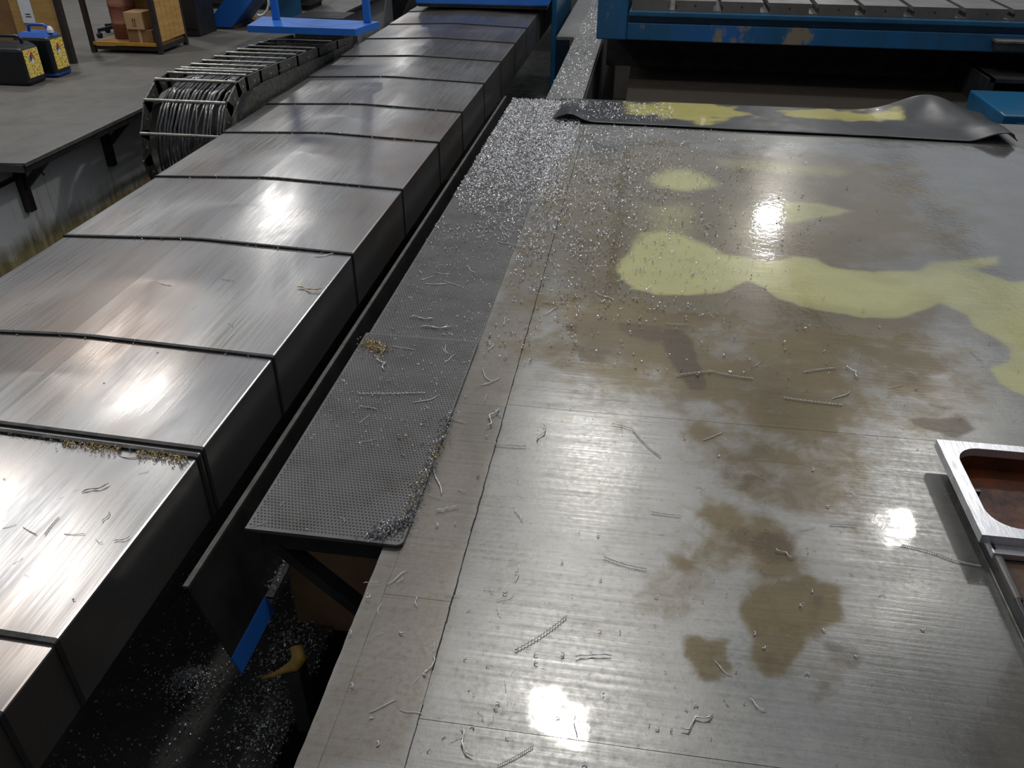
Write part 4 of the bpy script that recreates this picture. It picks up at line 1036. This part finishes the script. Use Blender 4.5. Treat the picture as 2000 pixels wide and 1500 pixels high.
def chip_cloud(name, pts, size, mat, label, parent=None):
    """many small curled ribbons as one object; pts: (x, y, z)"""
    pts = np.array(pts); n = len(pts)
    k = 4; V = np.zeros((n, 2*(k+1), 3)); 
    yaw = rng.uniform(0, 2*np.pi, n); til = rng.uniform(-.7, .7, n); sz = rng.uniform(size[0], size[1], n); tn = rng.uniform(.4, 1.1, n); rol = rng.uniform(0, 2*np.pi, n)
    wdt = sz*rng.uniform(.16, .34, n)
    for i in range(k+1):
        a = (i/k)*2*np.pi*tn
        x = .38*sz*np.cos(a); z = .38*sz*np.sin(a); y0 = (i/k-.5)*sz*.5
        for j, sgn in enumerate((-.5, .5)):
            lx, ly, lz = x, y0+sgn*wdt, z
            # roll about y, tilt about x, yaw about z
            lx2 = lx*np.cos(rol)+lz*np.sin(rol); lz2 = -lx*np.sin(rol)+lz*np.cos(rol)
            ly2 = ly*np.cos(til)-lz2*np.sin(til); lz3 = ly*np.sin(til)+lz2*np.cos(til)
            V[:, 2*i+j, 0] = lx2*np.cos(yaw)-ly2*np.sin(yaw)+pts[:, 0]
            V[:, 2*i+j, 1] = lx2*np.sin(yaw)+ly2*np.cos(yaw)+pts[:, 1]
            V[:, 2*i+j, 2] = lz3
    V[:, :, 2] -= V[:, :, 2].min(1)[:, None]; V[:, :, 2] += pts[:, 2][:, None]
    fb = np.array([[2*i, 2*i+1, 2*i+3, 2*i+2] for i in range(k)])
    F = (fb[None]+(np.arange(n)*2*(k+1))[:, None, None]).reshape(-1, 4)
    me = bpy.data.meshes.new(name); VV = V.reshape(-1, 3)
    me.vertices.add(len(VV)); me.vertices.foreach_set('co', VV.ravel())
    me.loops.add(F.size); me.loops.foreach_set('vertex_index', F.ravel().astype(np.int32))
    me.polygons.add(len(F)); me.polygons.foreach_set('loop_start', np.arange(0, F.size, 4, dtype=np.int32))
    me.polygons.foreach_set('use_smooth', np.ones(len(F), bool)); me.update(calc_edges=True)
    o = link(name, me, M[mat], parent); o['kind'] = 'stuff'
    if parent is None: tag(o, label, 'metal shavings')
    return o
# far walkway, thick carpet of fine shavings
W = []
while len(W) < 12500:
    y = random.uniform(3.6, 6.58); x = random.uniform(WX0+.01, WX1+.14)
    d_ = max(0, min(1, (y-3.6)/1.4))
    if vnoise(np.array([x*6.0]), np.array([y*4.0]), 3)[0] < .35*(1-d_)+.05: continue
    if random.random() < .04+.96*d_**1.2: W.append((x, y, .006+random.uniform(0, .008)*d_))
chip_cloud('fine_shavings', W, (.008, .017), 'chip', 'carpet of fine bright shavings covering the far end of the walkway')
W = [(random.uniform(WX0+.01, WX1), random.uniform(2.0, 3.9), .0165) for _ in range(900)]
W = [(x, y, .0152 if y < 2.735 else .0075) for x, y, z in W]
chip_cloud('fine_shavings', W, (.004, .009), 'chip', 'fine bright crumbs sprinkled over the checker plates')
W = [(random.uniform(-.73, -.46), random.uniform(6.68, 12.5), .003) for _ in range(1300)]
chip_cloud('fine_shavings', W, (.012, .026), 'chip', 'fine shavings on the narrow strip beside the machine table')
# wet floor
W = []
while len(W) < 3600:
    x = -.52+abs(random.gauss(0, .55)); y = random.uniform(2.6, 5.93)
    if x > 3.2: continue
    if random.random() < (.2+.8*sstep(2.5, 4.6, np.array(y)))*(.35+vnoise(np.array([x*5.0]), np.array([y*5.0]), 8)[0]): W.append((x, y, .003))
chip_cloud('fine_shavings', W, (.008, .017), 'chip', 'bright shavings scattered over the coolant soaked floor plates')
W = [(random.uniform(-.35, 2.0), random.uniform(1.0, 3.2), .003) for _ in range(330)]
W = [w for w in W if not (w[0] > .88 and w[1] < 2.3)]
chip_cloud('fine_shavings', W, (.003, .008), 'chip_dark', 'tiny dark crumbs sprinkled over the nearer floor plates')
# little piles
def pile(name, label, a, b, width, n, size, mat, z0=None, hgt=.012):
    pts = []
    for _ in range(n):
        t = random.random(); px = a[0]+(b[0]-a[0])*t; py = a[1]+(b[1]-a[1])*t
        p, s = surf(px, py)
        ox, oy = random.gauss(0, width), random.gauss(0, width)
        pts.append((p.x+ox, p.y+oy, p.z+max(0, hgt*random.random()*math.exp(-(ox*ox+oy*oy)/(2*width*width)))))
    return chip_cloud(name, pts, size, mat, label)
pile('shaving_pile', 'straw coloured pile of shavings at the far corner of the raised checker plate', (712, 668), (745, 688), .018, 260, (.006, .013), 'chip_gold')
pile('shaving_pile', 'grey pile of shavings in the front corner of the raised checker plate', (730, 1048), (800, 1012), .016, 320, (.006, .014), 'chip_dark')
pile('shaving_pile', 'row of shavings swept along the edge of the raised checker plate', (800, 1005), (885, 800), .010, 420, (.006, .012), 'chip_dark', hgt=.008)
pile('shaving_pile', 'straw tinted shavings mixed in along the checker plate edge', (780, 1025), (872, 850), .010, 130, (.006, .012), 'chip_gold', hgt=.012)
def cov_pile(label, x0, x1, y, n, wid, mat, size=(.006, .013)):
    pts = []
    for _ in range(n):
        x = random.uniform(x0, x1); yy_ = y-abs(random.gauss(0, wid))-.006
        pts.append((x, yy_, cover_z(x, yy_)+.0005+random.random()*.008))
    chip_cloud('shaving_pile', pts, size, mat, label)
cov_pile('straw tinted shavings caught under the lip at the right end of a cover seam', -1.50, -1.33, fronts[3], 190, .016, 'chip_gold')
cov_pile('straw tinted shavings caught under the lip in the middle of a cover seam', -1.76, -1.56, fronts[3], 170, .014, 'chip_gold')
cov_pile('thin line of dark shavings along the seam of the way cover', -2.4, -1.33, fronts[3], 130, .006, 'chip_dark', (.004, .009))
pts = []
for k in range(5, 11):
    for _ in range(26 if k < 9 else 14):
        x = random.uniform(-2.6, -1.35); yy_ = fronts[k]+random.choice((.008, -.012)); pts.append((x, yy_, cover_z(x, yy_)+.001))
chip_cloud('fine_shavings', pts, (.006, .012), 'chip', 'bright crumbs caught along the far seams of the way cover')
# pit floor
W = []
for _ in range(5200):
    x = random.uniform(-1.75, -1.0); y = random.uniform(.9, 2.4)
    d_ = .30+.7*sstep(-1.5, -1.05, np.array(x))
    h_ = .12*math.exp(-((x+1.40)**2+(y-1.72)**2)/.012)
    if random.random() < d_*(.4+vnoise(np.array([x*7.0]), np.array([y*7.0]), 12)[0]): W.append((x, y, -.928+random.random()*.012))
for _ in range(900):
    a_ = random.uniform(0, 6.28); r_ = abs(random.gauss(0, .055)); W.append((-1.42+r_*math.cos(a_), 1.70+r_*math.sin(a_), -.925+max(0, .09*(1-r_/.13))))
for _ in range(800):
    x = random.uniform(-1.22, -1.02); y = random.uniform(1.5, 1.98); W.append((x, y, -.92+.22*max(0, 1-abs(x+1.08)/.14)*max(0, 1-abs(y-1.85)/.3)*random.random()))
random.shuffle(W)
chip_cloud('pit_shavings', W[1100:], (.006, .014), 'chip_dark', 'dark oily bed of shavings at the bottom of the pit')
chip_cloud('pit_shavings', W[:1100], (.006, .014), 'chip', 'bright glinting shavings strewn through the dark bed of the pit')
W = [(random.uniform(A1[0], A1[0]+.035), random.uniform(1.8, 2.4), A1[1]+.002+random.random()*.02) for _ in range(260)]
chip_cloud('flange_shavings', W, (.006, .014), 'chip_dark', 'dark shavings heaped along the chute flange')
# shavings on the mat
W = []
for _ in range(420):
    x = random.uniform(-.45, .25); y = random.uniform(6.05, 6.55)
    W.append((x, y, .0135+.075*math.exp(-(((x-mx0)/(mx1-mx0)-.035)/.03)**2)*.5*(1-min(1, max(0, (y-5.97)/.5)))+.004))
chip_cloud('fine_shavings', W, (.010, .022), 'chip', 'bright shavings scattered on the left end of the rubber mat')
